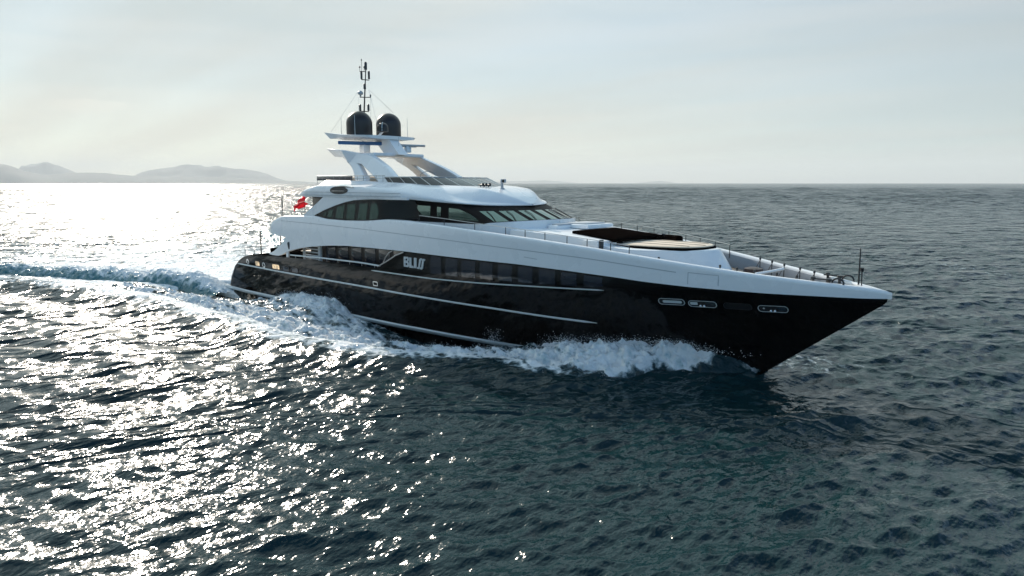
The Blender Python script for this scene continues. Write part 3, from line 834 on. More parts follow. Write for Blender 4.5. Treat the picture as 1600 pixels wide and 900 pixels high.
# aft guard rail with dark weather panels
for sg in (-1, 1):
    bm = bmesh.new(); box(bm, (13.45, sg * 2.95, 7.97), (3.9, .03, .24), .008); g = obj('weather_panel', bm, 'smoke', Y)
    bm = bmesh.new(); tube(bm, [(11.5, sg * 2.95, 8.14), (18.6, sg * 2.95, 8.10)], .022)
    tube(bm, [(11.5, sg * 2.95, 7.99), (18.6, sg * 2.95, 7.95)], .014)
    obj('top_rail', bm, 'steel', g)
    for x in np.linspace(11.55, 18.4, 12):
        bm = bmesh.new(); tube(bm, [(x, sg * 2.95, 7.60), (x, sg * 2.95, 8.14)], .018, 6); obj('post', bm, 'steel', g)
bm = bmesh.new(); tube(bm, [(11.5, -2.95, 8.14), (11.4, 0, 8.16), (11.5, 2.95, 8.14)], .022)
for y in np.linspace(-2.4, 2.4, 7): tube(bm, [(11.45, y, 7.2), (11.45, y, 8.14)], .016, 6)
obj('aft_rail', bm, 'steel', Y)
bm = bmesh.new(); rows = []
for x in np.linspace(13.0, 23.9, 36):
    w = float(np.interp(x, [13, 19, 21.5, 23, 23.9], [2.75, 2.75, 2.5, 1.6, .5])); z = float(np.interp(x, [13, 16, 19.8, 22, 23.9], [7.63, 7.65, 7.75, 7.65, 7.57]))
    rows.append([(x, -w, z), (x, 0, z + .01), (x, w, z)])
grid_faces(bm, rows); obj('flybridge_deck', bm, 'deck', Y)
# helm seats and tub behind the screen
bm = bmesh.new(); box(bm, (18.9, -1.2, 7.78), (1.7, 1.2, .34), .08); box(bm, (20.6, .2, 7.78), (.5, 2.0, .5), .08); box(bm, (17.2, 1.3, 7.8), (2.2, 1.6, .36), .1)
obj('flybridge_seating', bm, 'canvas', Y)
bm = bmesh.new(); box(bm, (14.6, -1.2, 7.82), (1.6, 2.1, .5), .12); obj('tender_cover', bm, 'tan', Y)

# radar arch -----------------------------------------------------------
leg_o = [(12.30, 9.81), (13.76, 9.69), (14.63, 9.51), (15.68, 9.41), (16.23, 9.27), (16.72, 9.09), (17.27, 8.89), (17.91, 8.64), (18.44, 8.38), (18.91, 8.13), (19.53, 7.71), (17.70, 7.74), (17.39, 7.93), (16.39, 8.37), (15.38, 8.81), (15.05, 8.83), (15.31, 8.66), (15.71, 8.38), (16.08, 8.14), (16.51, 7.80), (15.28, 7.84), (15.23, 7.96), (14.81, 8.39), (14.43, 8.66), (14.04, 8.85), (13.59, 9.08), (13.23, 9.28), (12.40, 9.33)]
archb = bmesh.new()
for sg in (-1, 1):
    yf = lambda x, z: sg * (2.6 - (min(z, 9.35) - 7.75) * .467 + (max(0, z - 9.2) * 1.1 if x < 14.6 else 0)) - .19
    prism_xz(archb, leg_o, yf, .38)
arch_o = obj('radar_arch', archb, 'white', Y, sharp=35)
md = arch_o.modifiers.new('bevel', 'BEVEL'); md.width = .06; md.segments = 2; md.limit_method = 'ANGLE'; md.angle_limit = R(50)
bm = bmesh.new(); box(bm, (15.55, 0, 9.38), (1.3, 3.9, .22), .06); obj('cross_beam', bm, 'white', arch_o, sharp=30)
bm = bmesh.new()
py = [(15.2, 9.4), (16.6, 9.4), (15.9, 10.05), (15.5, 10.48), (14.0, 10.48), (14.6, 9.95)]
prism_xz(bm, py, lambda x, z: -.35, .7); obj('mast_pylon', bm, 'white', arch_o, sharp=35)
# swept platform carrying the radomes
bm = bmesh.new()
half = [(15.75, 0), (15.7, .9), (15.5, 1.7), (15.1, 2.15), (14.5, 2.42), (13.6, 2.55), (12.8, 2.6), (12.0, 2.62), (12.35, 2.25), (12.7, 1.6), (12.9, .8), (12.95, 0)]
full = half + [(x, -y) for x, y in reversed(half[1:-1])]
def ptz(x, y, k):
    t = np.clip((abs(y) - 1.3) / 1.3, 0, 1); aft = np.clip((14.2 - x) / 2.2, 0, 1)
    top = 10.56 + .26 * t * aft; th = .05 + .16 * (1 - t) + .36 * aft * t
    return top if k else top - th
va = [bm.verts.new((x, y, ptz(x, y, 1))) for x, y in full]; vb = [bm.verts.new((x + (.55 if x < 12.5 else 0) * 1, y * .97, ptz(x, y, 0))) for x, y in full]
n = len(full)
for i in range(n): bm.faces.new((va[i], va[(i + 1) % n], vb[(i + 1) % n], vb[i]))
for tri in tessellate_polygon([[Vector((x, y, 0)) for x, y in full]]):
    bm.faces.new([va[i] for i in tri]); bm.faces.new([vb[i] for i in reversed(tri)])
plat = obj('radome_platform', bm, 'white', arch_o, sharp=30)
def radome(c, r, h, name='radome'):
    bm = bmesh.new()
    prof = [(r * .86, 0), (r * .97, .02), (r, .10), (r, h - r * .95)]
    for a in np.linspace(.12, math.pi / 2 - .04, 9): prof.append((r * math.cos(a), h - r * .95 + r * .95 * math.sin(a)))
    lathe(bm, c, prof, 32); o = obj(name, bm, 'radome', Y, sharp=60)
    bm = bmesh.new(); lathe(bm, (c[0], c[1], c[2] + .02), [(r * 1.005, 0), (r * 1.012, .02), (r * 1.012, .07), (r * 1.005, .09)], 32); obj('base_ring', bm, 'dkmetal', o)
    return o
radome((13.66, -1.12, 10.56), .80, 1.56)
radome((13.62, 1.16, 10.56), .80, 1.60)
sm = radome((15.3, -.55, 10.80), .33, .56)
sm['label'] = 'small dark radome with pale rim on a bent stand'
bm = bmesh.new(); tube(bm, [(15.3 + .345 * math.cos(a) * .72, -.55 - .345 * math.cos(a) * .72, 10.98 + .40 * math.sin(a)) for a in np.linspace(-.35, math.pi + .1, 18)], .022, 6); obj('pale_rim', bm, 'stripe', sm)
bm = bmesh.new(); tube(bm, [(14.6, -.5, 10.5), (14.85, -.5, 10.62), (15.3, -.55, 10.84)], .07, 8); obj('stand', bm, 'white', sm)
# radars
def radar(c, L, m, ang, ph, pw, name, lab):
    bm = bmesh.new(); box(bm, (c[0], c[1], c[2] - ph / 2 - .08), (pw, pw, ph), .05); lathe(bm, (c[0], c[1], c[2] - .12), [(.16, 0), (.13, .05), (.11, .12)], 16)
    p = obj(name, bm, 'white', Y, sharp=30); p['label'] = lab
    b = bmesh.new(); box(b, (c[0], c[1], c[2] + .03), (L, .28, .22 if m == 'blue' else .13), .05, R(ang), R(1.5)); box(b, (c[0], c[1], c[2] - .04), (L * .5, .2, .09), .04, R(ang), R(1.5))
    obj('scanner_bar', b, m, p, sharp=40)
radar((14.0, -1.0, 10.12), 3.3, 'blue', 43, .52, .50, 'radar', 'radar with a blue scanner bar')
radar((15.75, 1.0, 10.0), 2.2, 'grey', 47, .34, .34, 'radar', 'radar with a grey scanner bar')
# mast
def at_mast(px_off, z): return None
mx = lambda z: 12.44 + .56 * (z - 10.69) / 4.58
bm = bmesh.new(); tube(bm, [(mx(10.3), 0, 10.3), (mx(12.4), 0, 12.4), (mx(14.0), 0, 14.0)], .055, 10, .04); tube(bm, [(mx(14.0), 0, 14.0), (mx(14.9), 0, 14.85)], .035, 8)
mast = obj('mast', bm, 'dkmetal', Y)
def mpart(name, fn, m='dkmetal'):
    b = bmesh.new(); fn(b); return obj(name, b, m, mast)
mpart('masthead_light', lambda b: lathe(b, (mx(14.9), 0, 14.80), [(.05, 0), (.085, .03), (.085, .44), (.06, .48)], 12))
# (athwart offset is seen as left/right from the camera)
def cyl(x, y, z, r, h): return lambda b: lathe(b, (x, y, z), [(r * .6, 0), (r, .03), (r, h - .03), (r * .6, h)], 10)
mpart('yard_arm', lambda b: tube(b, [(mx(14.6) - .30, -.24, 14.72), (mx(14.6), 0, 14.70)], .025, 6))
mpart('wind_vane', lambda b: (tube(b, [(mx(14.6) - .18, -.16, 14.72), (mx(14.6) - .18, -.16, 15.42)], .014, 6), lathe(b, (mx(14.6) - .18, -.16, 15.36), [(.02, 0), (.035, .03), (.03, .1), (.01, .13)], 8)))
for dx, dy in ((-.29, -.23), (-.07, -.05)): mpart('anemometer', lambda b, dx=dx, dy=dy: (tube(b, [(mx(14.6) + dx, dy, 14.70), (mx(14.6) + dx, dy, 14.95)], .015, 6), lathe(b, (mx(14.6) + dx, dy, 14.93), [(.02, 0), (.055, .03), (.055, .08), (.015, .12)], 8)))
mpart('yard_arm', lambda b: tube(b, [(mx(14.2) - .20, -.16, 14.22), (mx(14.2) + .20, .16, 14.18)], .03, 6))
for s in (-1, 1): mpart('navigation_light', cyl(mx(14.2) + s * .19, s * .15, 14.24, .07, .50))
mpart('signal_horn', cyl(mx(13.7), -.02, 13.62, .085, .34))
mpart('yard_arm', lambda b: tube(b, [(mx(13.2) - .25, -.2, 13.14), (mx(13.2) + .32, .25, 13.12)], .03, 6))
mpart('satellite_dome', lambda b: lathe(b, (mx(13.2) - .22, -.17, 13.18), [(.05, 0), (.06, .1), (.17, .14), (.18, .22), (.13, .32), (.04, .37)], 16), 'grey')
mpart('deck_light', cyl(mx(13.2) + .30, .23, 13.14, .05, .16))
for s in (-1, 1): mpart('navigation_light', cyl(mx(12.5) + s * .21, s * .17, 12.28, .075, .42))
mpart('yard_arm', lambda b: tube(b, [(mx(12.3) - .24, -.2, 12.28), (mx(12.3) + .24, .2, 12.24)], .03, 6))
for a, c in (((mx(13.4) - .30, -.3, 13.5), (12.3, -2.3, 10.85)), ((mx(13.5) + .2, .16, 13.6), (13.9, .3, 10.6)), ((mx(13.5) + .2, .16, 13.6), (14.4, 1.0, 12.1)), ((mx(13.2) - .3, -.25, 13.14), (mx(12) - .3, -.25, 10.6)), ((mx(13.2) + .3, .25, 13.12), (mx(12) + .3, .25, 10.6))):
    mpart('stay', lambda b, a=a, c=c: tube(b, [a, c], .008, 5), 'steel')
for (x, y, z0, z1, m) in ((13.0, -2.0, 10.6, 11.75, 'steel'), (14.45, -2.0, 10.5, 11.75, 'stripe'), (14.5, 2.0, 10.5, 11.85, 'steel'), (16.0, .1, 9.4, 10.5, 'steel')):
    b = bmesh.new(); tube(b, [(x, y, z0), (x, y, z1)], .018, 6, .010); obj('whip_antenna', b, m, Y)
# roof gear
b = bmesh.new(); lathe(b, (21.35, -1.6, 7.50), [(.20, -.1), (.17, .05), (.14, .14), (.12, .34), (.20, .40), (.22, .52), (.10, .56)], 20); so = obj('signal_pedestal', b, 'white', Y)
b = bmesh.new(); tube(b, [(21.35 - .5 + .42 * math.cos(a) * .75, -1.6 - .1 + .42 * math.cos(a) * .66, 8.10 + .22 * math.sin(a)) for a in np.linspace(0, 2 * math.pi, 24)], .018, 6); obj('pedestal_hoop', b, 'steel', so)
b = bmesh.new(); box(b, (25.15, -.25, 7.60), (.12, .12, .26), .03); lathe(b, (25.15, -.25, 7.36), [(.16, 0), (.15, .05), (.08, .09), (.08, .2)], 14); sl_ = obj('searchlight', b, 'grey', Y)
b = bmesh.new(); box(b, (25.2, -.22, 7.80), (.34, .30, .20), .04, R(-40)); h = obj('lamp_housing', b, 'grey', sl_, sharp=30)
b = bmesh.new(); lathe(b, (25.33, -.36, 7.80), [(.085, 0), (.085, .03), (.05, .035)], 14, 'x'); obj('lens', b, 'glass', sl_)
b = bmesh.new()
for k, (dx, dy, L) in enumerate(((0, 0, .38), (.1, .18, .30), (.22, .36, .24))):
    c = (24.2 + dx, -.9 + dy, 7.60)
    lathe(b, c, [(.03, -L / 2), (.035, L * .1), (.055, L * .3), (.10, L * .5), (.09, L * .5)], 12, 'x'); box(b, (c[0], c[1], c[2] - .08), (.05, .05, .16), .01)
obj('air_horn', b, 'dkmetal', Y)
# foredeck coachroof with awning and sun pad --------------------------
def build_coach():
    prof = [(28.1, 2.75, 5.50, 2.95), (29.5, 2.70, 5.46, 2.9), (31.2, 2.62, 5.38, 2.8), (33.25, 2.5, 5.20, 2.7), (33.32, 2.42, 5.0, 2.62), (34.4, 2.2, 4.93, 2.45), (35.4, 1.86, 4.93, 2.15), (36.2, 1.45, 4.93, 1.8), (36.8, 1.02, 4.94, 1.5), (37.15, .66, 4.94, 1.2), (37.3, .35, 4.94, 1.0), (37.35, .05, 4.94, .8)]
    bm = bmesh.new(); R_ = {}
    for sg in (-1, 1):
        rows = []
        for i, (x, w, zt, wb) in enumerate(prof):
            dx = .6 * max(0, (x - 36) / 1.35)**1.5 if x > 36 else 0
            zb = float(A(x)) - .95
            row = [(x + dx, wb, zb), (x + dx * .55, w + (wb - w) * .55, zb + (zt - zb) * .45), (x + dx * .12, w + (wb - w) * .1, zt - .12), (x + dx * .04, w + .0, zt - .03), (x, w * .96, zt), (x - .02, w * .5, zt + .02), (x - .03, 0, zt + .025)]
            rows.append([(a, sg * y, z) for a, y, z in row])
        R_[sg] = grid_faces(bm, rows)
    for e in (0, -1):
        a, b = R_[-1][e], R_[1][e]
        for j in range(len(a) - 1):
            try: bm.faces.new((a[j], a[j + 1], b[j + 1], b[j]))
            except ValueError: pass
    bmesh.ops.remove_doubles(bm, verts=bm.verts, dist=.001)
    return obj('coachroof', bm, 'white', Y, sharp=40)
coach = build_coach()
for sg in (-1, 1):
    bm = bmesh.new(); box(bm, (33.27, sg * 2.57, 4.95), (.10, .22, .66), .02); obj('locker_gap', bm, 'dkmetal', coach)
    bm = bmesh.new(); box(bm, (32.8, sg * 2.66, 4.92), (.82, .12, .62), .04); obj('locker_door', bm, 'white', coach)
    bm = bmesh.new()
    for x in (30.2, 31.0, 31.9): box(bm, (x, sg * 2.80, 4.95), (.22, .03, .05), .008)
    obj('vent_slot', bm, 'grey', coach)
b = bmesh.new(); lathe(b, (35.75, -1.98, 4.62), [(.05, -.02), (.06, 0), (.05, .02)], 12, 'y'); obj('deck_light', b, 'dkmetal', coach)
def slab(bm, top, th, crown=0.0, rnd=.04):
    """soft slab from a ring of (x,y,z) top points"""
    n = len(top); c = sum((Vector(p) for p in top), Vector()) / n
    rings = []
    for (k, dz) in ((1.0, -th), (1.0 + rnd * .25, -th * .5), (1.0, -rnd), (1 - rnd * .6, -.005), (.7, crown * .6), (.35, crown * .92)):
        rings.append([(c.x + (p[0] - c.x) * k, c.y + (p[1] - c.y) * k, c.z + (p[2] - c.z) * k + dz) for p in top])
    V = grid_faces(bm, rings, True)
    t = bm.verts.new((c.x, c.y, c.z + crown))
    for i in range(n): bm.faces.new((V[-1][i], V[-1][(i + 1) % n], t))
    bm.faces.new(list(reversed(V[0])))
def poly_ring(corners, r=.15, n=6):
    out = []
    m = len(corners)
    for i in range(m):
        p, a, b_ = Vector(corners[i]), Vector(corners[i - 1]), Vector(corners[(i + 1) % m])
        p0 = p + (a - p).normalized() * r; p1 = p + (b_ - p).normalized() * r
        for k in range(n):
            t = k / (n - 1); out.append(tuple((1 - t)**2 * p0 + 2 * t * (1 - t) * p + t * t * p1))
        for k in range(1, 5):
            q = p1.lerp(Vector(corners[(i + 1) % m]) + (p - Vector(corners[(i + 1) % m])).normalized() * r, k / 5); out.append(tuple(q))
    return out
bm = bmesh.new()
slab(bm, poly_ring([(31.0, -1.75, 5.53), (33.62, -1.95, 5.27), (33.62, 1.95, 5.27), (31.0, 1.75, 5.53)], .12), .12, .03, .03)
obj('awning', bm, 'canvas', Y, sharp=0)
pad = []
for a in np.linspace(0, 2 * math.pi, 60)[:-1]:
    c_, s_ = math.cos(a), math.sin(a)
    x = 34.3 + (2.75 if c_ > 0 else 1.6) * math.copysign(abs(c_)**.85, c_); y = (1.78 if c_ < 0 else 1.75) * math.copysign(abs(s_)**.8, s_)
    pad.append((x, y, 5.03))
bm = bmesh.new(); slab(bm, pad, .13, .0, .03); sp = obj('sun_pad', bm, 'canvas', None, sharp=0); tag(sp, 'tan oval sun pad with dark edging on the white foredeck', 'sun pad')
bm = bmesh.new(); slab(bm, [(34.3 + (x - 34.3) * .965, y * .955, 5.075) for x, y, z in pad], .06, .02, .02); obj('cushion', bm, 'tan', sp, sharp=0)
for y0 in (-.85, 0, .85):
    bm = bmesh.new(); xe = 34.3 + 2.6 * (1 - (abs(y0) / 1.68)**2.4)**.55; tube(bm, [(x, y0, 5.088 + .012 * (1 - ((x - 34.3) / 3)**2)) for x in np.linspace(33.0, xe - .1, 12)], .012, 5); obj('seam', bm, 'deck', sp)
bm = bmesh.new()
for a0, a1 in ((150, 210), (102, 146), (62, 98), (214, 238)):
    rows = []
    for a in np.linspace(R(a0), R(a1), 10):
        px_, py_ = 34.1 + 1.45 * math.cos(a), 1.62 * math.sin(a)
        nx, ny = math.cos(a), math.sin(a)
        rows.append([(px_ + nx * dx, py_ + ny * dx, 5.05 + dz) for dx, dz in ((-.22, 0), (-.20, .14), (-.10, .24), (.06, .26), (.16, .20), (.18, 0))])
    V = grid_faces(bm, rows); bm.faces.new(V[0]); bm.faces.new(V[-1])
obj('back_bolster', bm, 'canvas', sp, sharp=50)
bm = bmesh.new(); tube(bm, [(34.05 + 1.82 * math.cos(a), 1.90 * math.sin(a), 5.10) for a in np.linspace(R(110), R(252), 24)], .05, 8); obj('coaming', bm, 'white', coach)
# lounge seating between wheelhouse and awning
bm = bmesh.new(); box(bm, (29.75, 1.2, 5.58), (1.6, 2.2, .22), .08); box(bm, (29.2, -.2, 5.56), (.6, 1.5, .2), .07); obj('foredeck_seat', bm, 'white', coach, sharp=30)
bm = bmesh.new(); box(bm, (29.7, 1.1, 5.70), (1.2, 1.6, .1), .04); box(bm, (29.25, -.25, 5.68), (.45, 1.1, .09), .03); obj('seat_cushion', bm, 'grey', coach, sharp=30)

# side-deck guard rails -------------------------------------------------
def guard(sg, xs, h):
    bm = bmesh.new()
    P = lambda x, dz: (x, sg * (float(hb(x, 3.9)) - .30 - .08 * np.clip((30 - x) / 10, 0, 1)), float(A(x)) + dz)
    tube(bm, [P(x, h) for x in np.linspace(xs[0], xs[-1], 40)], .016, 6)
    g = obj('guard_rail', bm, 'steel', Y)
    for x in xs:
        b = bmesh.new(); tube(b, [P(x, -.3), P(x, h)], .019, 6); obj('post', b, 'dkmetal', g)
guard(-1, [23.0, 24.9, 27.0, 28.9, 30.0, 31.05, 32.15, 33.1, 34.15, 34.95], .30)
guard(1, [23.0, 24.9, 27.0, 28.9, 30.0, 31.05, 32.15, 33.1, 34.15, 35.0, 35.9, 36.7], .30)

# mooring gear in the bow well ------------------------------------------
for (x, y, r, h) in ((38.05, .55, .36, .52), (38.6, .75, .40, .66)):
    b = bmesh.new(); zb = 3.58
    lathe(b, (x, y, zb), [(r * .9, 0), (r, .06), (r * .62, .14), (r * .55, h * .5), (r * .85, h * .62), (r, h * .75), (r * .92, h * .92), (r * .5, h), (.03, h + .02)], 24)
    w = obj('windlass', b, 'windl', Y, sharp=35)
    b = bmesh.new(); lathe(b, (x, y, zb - .06), [(r * 1.25, 0), (r * 1.25, .05), (r * 1.1, .07)], 24); obj('base_plate', b, 'steel', w)
b = bmesh.new(); box(b, (39.35, .75, 3.68), (.7, .45, .5), .08); obj('chain_box', b, 'dkmetal', Y, sharp=30)
b = bmesh.new(); tube(b, [(39.3, -.72, 4.16), (39.75, -.30, 4.26), (40.1, .12, 4.36)], .055, 10); obj('boarding_boom', b, 'white', Y)
b = bmesh.new(); tube(b, [(39.0 + .25 * k, -.10 + .02 * k, 3.98 - .02 * k) for k in range(14)], .035, 6); obj('chain_guide', b, 'steel', Y)
for sg in (-1, 1):
    for x, hgt in ((38.4, .45), (39.0, .40), (39.6, .32), (40.35, .36), (41.0, .34)):
        y = sg * (float(hb(x, 3.9)) - .42); zt = float(A(x)) + .02
        b = bmesh.new(); tube(b, [(x, y, zt - .75), (x, y, zt)], .02, 8); lathe(b, (x, y, zt - .03), [(.02, 0), (.045, .02), (.045, .10), (.02, .12)], 10)
        tube(b, [(x - .35, y, zt - .75), (x, y, zt - .05)], .014, 6); obj('stanchion', b, 'dkmetal', Y)
    for x in (41.55, 42.05):
        y = sg * (float(hb(x, 3.9)) - .30); z = float(A(x)) - .03
        b = bmesh.new(); lathe(b, (x, y, z - .28), [(.06, 0), (.05, .05), (.05, .34), (.085, .38), (.085, .44), (.03, .46)], 12); bo = obj('bollard', b, 'dkmetal', Y)
    b = bmesh.new(); x = 41.8; y = sg * (float(hb(x, 3.9)) - .30); box(b, (x, y, float(A(x)) + .08), (.75, .05, .05), .015); obj('fairlead_bar', b, 'dkmetal', Y)
    x = 42.35; y = sg * (float(hb(x, 3.9)) - .16)
    b = bmesh.new(); tube(b, [(x + .20 * math.cos(a), y + .02, float(A(x)) + .02 + .17 * math.sin(a)) for a in np.linspace(0, 2 * math.pi, 20)], .035, 8); obj('mooring_ring', b, 'dkmetal', Y)
b = bmesh.new(); tube(b, [(42.88, .04, 4.02), (42.86, .04, 5.34)], .034, 8, .022); obj('jackstaff', b, 'dkmetal', Y)
b = bmesh.new(); tube(b, [(43.0, -.02, 3.98), (42.98, -.02, 4.55)], .022, 8); lathe(b, (42.98, -.02, 4.50), [(.03, 0), (.06, .02), (.06, .10), (.075, .12), (.075, .15), (.02, .17)], 12); obj('bow_light', b, 'dkmetal', Y)
# aft deck fittings -------------------------------------------------------
bm = bmesh.new()
for (a, c) in (((3.2, 2.3), (3.2, 3.12)), ((4.6, 2.7), (4.6, 3.12))): tube(bm, [(a[0], -3.95, a[1]), (c[0], -3.95, c[1])], .025, 6)
tube(bm, [(3.2, -3.95, 3.12), (4.6, -3.95, 3.14)], .022, 6); tube(bm, [(3.2, -3.95, 2.95), (4.6, -3.95, 2.97)], .014, 6); tube(bm, [(3.2, 3.95, 3.12), (3.2, -3.95, 3.12)], .022, 6); tube(bm, [(3.2, 3.95, 2.95), (3.2, -3.95, 2.95)], .014, 6)
tube(bm, [(3.2, 3.95, 2.3), (3.2, 3.95, 3.12), (7.5, 3.95, 3.2)], .025, 6)
obj('stern_rail', bm, 'steel', Y)
for sg in (-1, 1):
    b = bmesh.new(); x, _ = (4.49, 3.03); tube(b, [(x, sg * 3.4, 2.3), (x + .08, sg * 3.4, 4.30)], .045, 8); obj('awning_post', b, 'dkmetal', Y)
    b = bmesh.new(); x, _ = (7.34, 3.65); tube(b, [(x, sg * 3.4, 2.3), (x, sg * 3.4, 4.30)], .04, 8); obj('awning_post', b, 'dkmetal', Y)
bm = bmesh.new(); box(bm, (5.9, 0, 2.62), (1.3, 6.2, .62), .12); box(bm, (5.35, 0, 2.95), (.3, 6.2, .45), .1); obj('aft_sofa', bm, 'canvas', Y, sharp=30)
bm = bmesh.new(); box(bm, (7.7, 0, 2.98), (1.2, 3.6, .08), .03); box(bm, (7.7, 0, 2.6), (.3, 1.2, .7), .05); obj('aft_table', bm, 'deck', Y, sharp=30)
for sg in (-1, 1):
    b = bmesh.new(); tube(b, [(9.0, sg * 4.2, 5.85), (11.5, sg * 4.2, 5.93), (12.4, sg * 4.2, 5.95)], .024, 6)
    r_ = obj('upper_aft_rail', b, 'steel', Y)
    for x in np.linspace(9.1, 12.2, 6):
        b = bmesh.new(); tube(b, [(x, sg * 4.2, 5.4), (x, sg * 4.2, 5.88)], .022, 6); obj('post', b, 'steel', r_)
    b = bmesh.new(); x, z = (8.19, 6.81); tube(b, [(x, sg * 3.6, 5.2), (x, sg * 3.6, z)], .03, 8); obj('pole', b, 'dkmetal', Y)
bm = bmesh.new(); tube(bm, [(7.6, -3.2, 5.42), (7.45, 0, 5.44), (7.6, 3.2, 5.42)], .022, 6)
for y in np.linspace(-3.1, 3.1, 9): tube(bm, [(7.6, y, 4.6), (7.57, y, 5.42)], .018, 6)
obj('stern_upper_rail', bm, 'steel', Y)
bm = bmesh.new(); box(bm, (10.6, 1.0, 5.25), (1.4, 2.2, .5), .1); box(bm, (9.9, -2.0, 5.2), (.9, 1.0, .45), .08); obj('upper_deck_sofa', bm, 'canvas', Y, sharp=30)
b = bmesh.new(); tube(b, [(8.9, -2.2, 4.6), (8.55, -2.2, 6.45)], .028, 8, .018); obj('flagstaff', b, 'dkmetal', Y)

# the ensign flies from the flagstaff ------------------------------------
bm = bmesh.new(); rows = []
FL = [(7.65, 6.70), (8.68, 6.20), (7.23, 5.73), (7.37, 5.95)]
P0, P1, P2, P3 = (Vector((p[0], p[1])) for p in ((8.37, 6.84), (8.85, 6.29), (7.62, 5.87), (7.27, 6.21)))
for u in np.linspace(0, 1, 22):
    row = []
    for v in np.linspace(0, 1, 16):
        top = P0.lerp(P1, u); bot = P3.lerp(P2, u); q = top.lerp(bot, v)
        row.append((q.x, -2.2 + .16 * math.sin(u * 7 + v * 2.2) * (.3 + u) + .07 * math.sin(v * 9 + u * 3), q.y + .03 * math.sin(u * 9)))
    rows.append(row)
grid_faces(bm, rows)
tail = []
for u in np.linspace(0, 1, 10):
    a = P3.lerp(P2, .1 + .35 * u); c = a + Vector((-.05 - .1 * u, -.30 - .12 * math.sin(u * 5)))
    tail.append([(a.x + (c.x - a.x) * v, -2.2 + .08 * math.sin(u * 8 + v * 3), a.y + (c.y - a.y) * v) for v in np.linspace(0, 1, 6)])
grid_faces(bm, tail)
ens = obj('ensign', bm, flagm, None, sharp=0, recalc=False)
tag(ens, 'red ensign blowing from the staff on the upper aft deck', 'flag')

# ------------------------------------------------------------------ water
def nz(x, y, z=0.0): return mnoise.noise((x, y, z))
NW = 170
lam = np.exp(rng.uniform(math.log(.30), math.log(11.0), NW))
WDIR = R(VIEW_AZ + 180 + 14)
ang = WDIR + np.clip(rng.normal(0, 1, NW) * np.interp(np.log(lam), np.log([.3, 1, 3, 11]), [.62, .46, .30, .26]), -1.3, 1.3)
kx, ky = np.cos(ang) * 2 * np.pi / lam, np.sin(ang) * 2 * np.pi / lam
ph = rng.uniform(0, 2 * np.pi, NW)
SLOPE = 0.235
sl_i = SLOPE * math.sqrt(2.0 / NW) * (.75 + .5 * rng.random(NW)) * np.interp(np.log(lam), np.log([.30, 1, 2.5, 5, 11]), [1.7, 1.5, .76, .44, .36])
am = sl_i * lam / (2 * np.pi)
def waves(x, y, d):
    """height and horizontal push of the wind sea; d = mesh spacing at each vertex"""
    h = np.zeros_like(x); dx = np.zeros_like(x); dy = np.zeros_like(x)
    gust = .84 + .42 * np.sin(x * .043 + 1.3 * np.sin(y * .031) + .5) * np.sin(y * .037 + 1.1 * np.sin(x * .029))
    for i in range(NW):
        w = np.clip((lam[i] / d - 2.0) / 1.3, 0, 1)
        if w.max() <= 0: continue
        a = am[i] * w * (gust if lam[i] < 5 else 1.0); p = kx[i] * x + ky[i] * y + ph[i]
        c, s = np.cos(p), np.sin(p)
        h += a * c; q = .65
        dx -= a * q * math.cos(ang[i]) * s; dy -= a * q * math.sin(ang[i]) * s
    return h, dx, dy

# outline of the white water along the side
Yo = interp([(39.5, .12), (38.6, .60), (37.5, 1.25), (36.4, 2.4), (35.9, 3.3), (35.2, 4.5), (34.3, 5.5), (33.0, 6.05), (31.5, 6.1), (30.1, 6.1), (28.3, 7.2), (27.3, 8.2), (25, 9.3), (22.0, 10.2), (18.6, 10.4), (15, 10.1), (9, 10.3), (2.8, 10.4), (-4.5, 11.6), (-16.5, 15.2), (-40, 24)])
def hull_edge(x):
    y = hb(x, np.zeros_like(x) - .2)
    return np.where(x < .8, np.interp(x, [-40, -8, .8], [6, 4.0, 4.1]), y)
Zin = smoothed([(39.6, .10), (39.2, .35), (38.5, .85), (38, 1.0), (36.6, 1.06), (35, .93), (33.2, .70), (31.7, .50), (30.3, .20), (27.9, -.18), (27, -.38), (24.6, -.68), (22.4, -.72), (19.8, -.50), (17.4, -.15), (16.4, .05), (15.5, .50), (14.9, .60), (13.4, .42), (10.4, .32), (8.6, -.08), (3.5, -.66), (0, -.85), (-5, -.5), (-12, -.2), (-40, 0)], 800, .4)

# waves too long to matter close by stand for the finer ones far out
NF = 130
lamF = np.exp(np.linspace(math.log(6.0), math.log(420.0), NF)); angF = WDIR + rng.normal(0, .34, NF); phF = rng.uniform(0, 6.28, NF)
def far_waves(x, y, d, r):
    h = np.zeros_like(x)
    for i in range(NF):
        q = lamF[i] / d
        w = np.clip((q - 2.4) / 1.5, 0, 1) * np.clip((11 - q) / 4, 0, 1) * np.clip((r - 90) / 250, 0, 1) * np.clip((1500 - r) / 700, 0, 1)
        k = w > 0
        if not k.any(): continue
        s_ = .21 * math.sqrt(2.0 / 40) * np.clip(60 / lamF[i], 0, 1)
        h[k] += w[k] * s_ * lamF[i] / (2 * np.pi) * np.cos(2 * np.pi / lamF[i] * (np.cos(angF[i]) * x[k] + np.sin(angF[i]) * y[k]) + phF[i])
    return h
def sea_mask(x, y):
    """0 outside, 1 well inside the footprint of hull and white water"""
    ay = np.abs(y)
    yo = Yo(np.clip(x, -40, 39.5)) * .93
    m = np.clip((yo - ay) / .5, 0, 1) * np.clip((39.3 - x) / .5, 0, 1) * np.clip((x + 3) / 3, 0, 1)
    return m
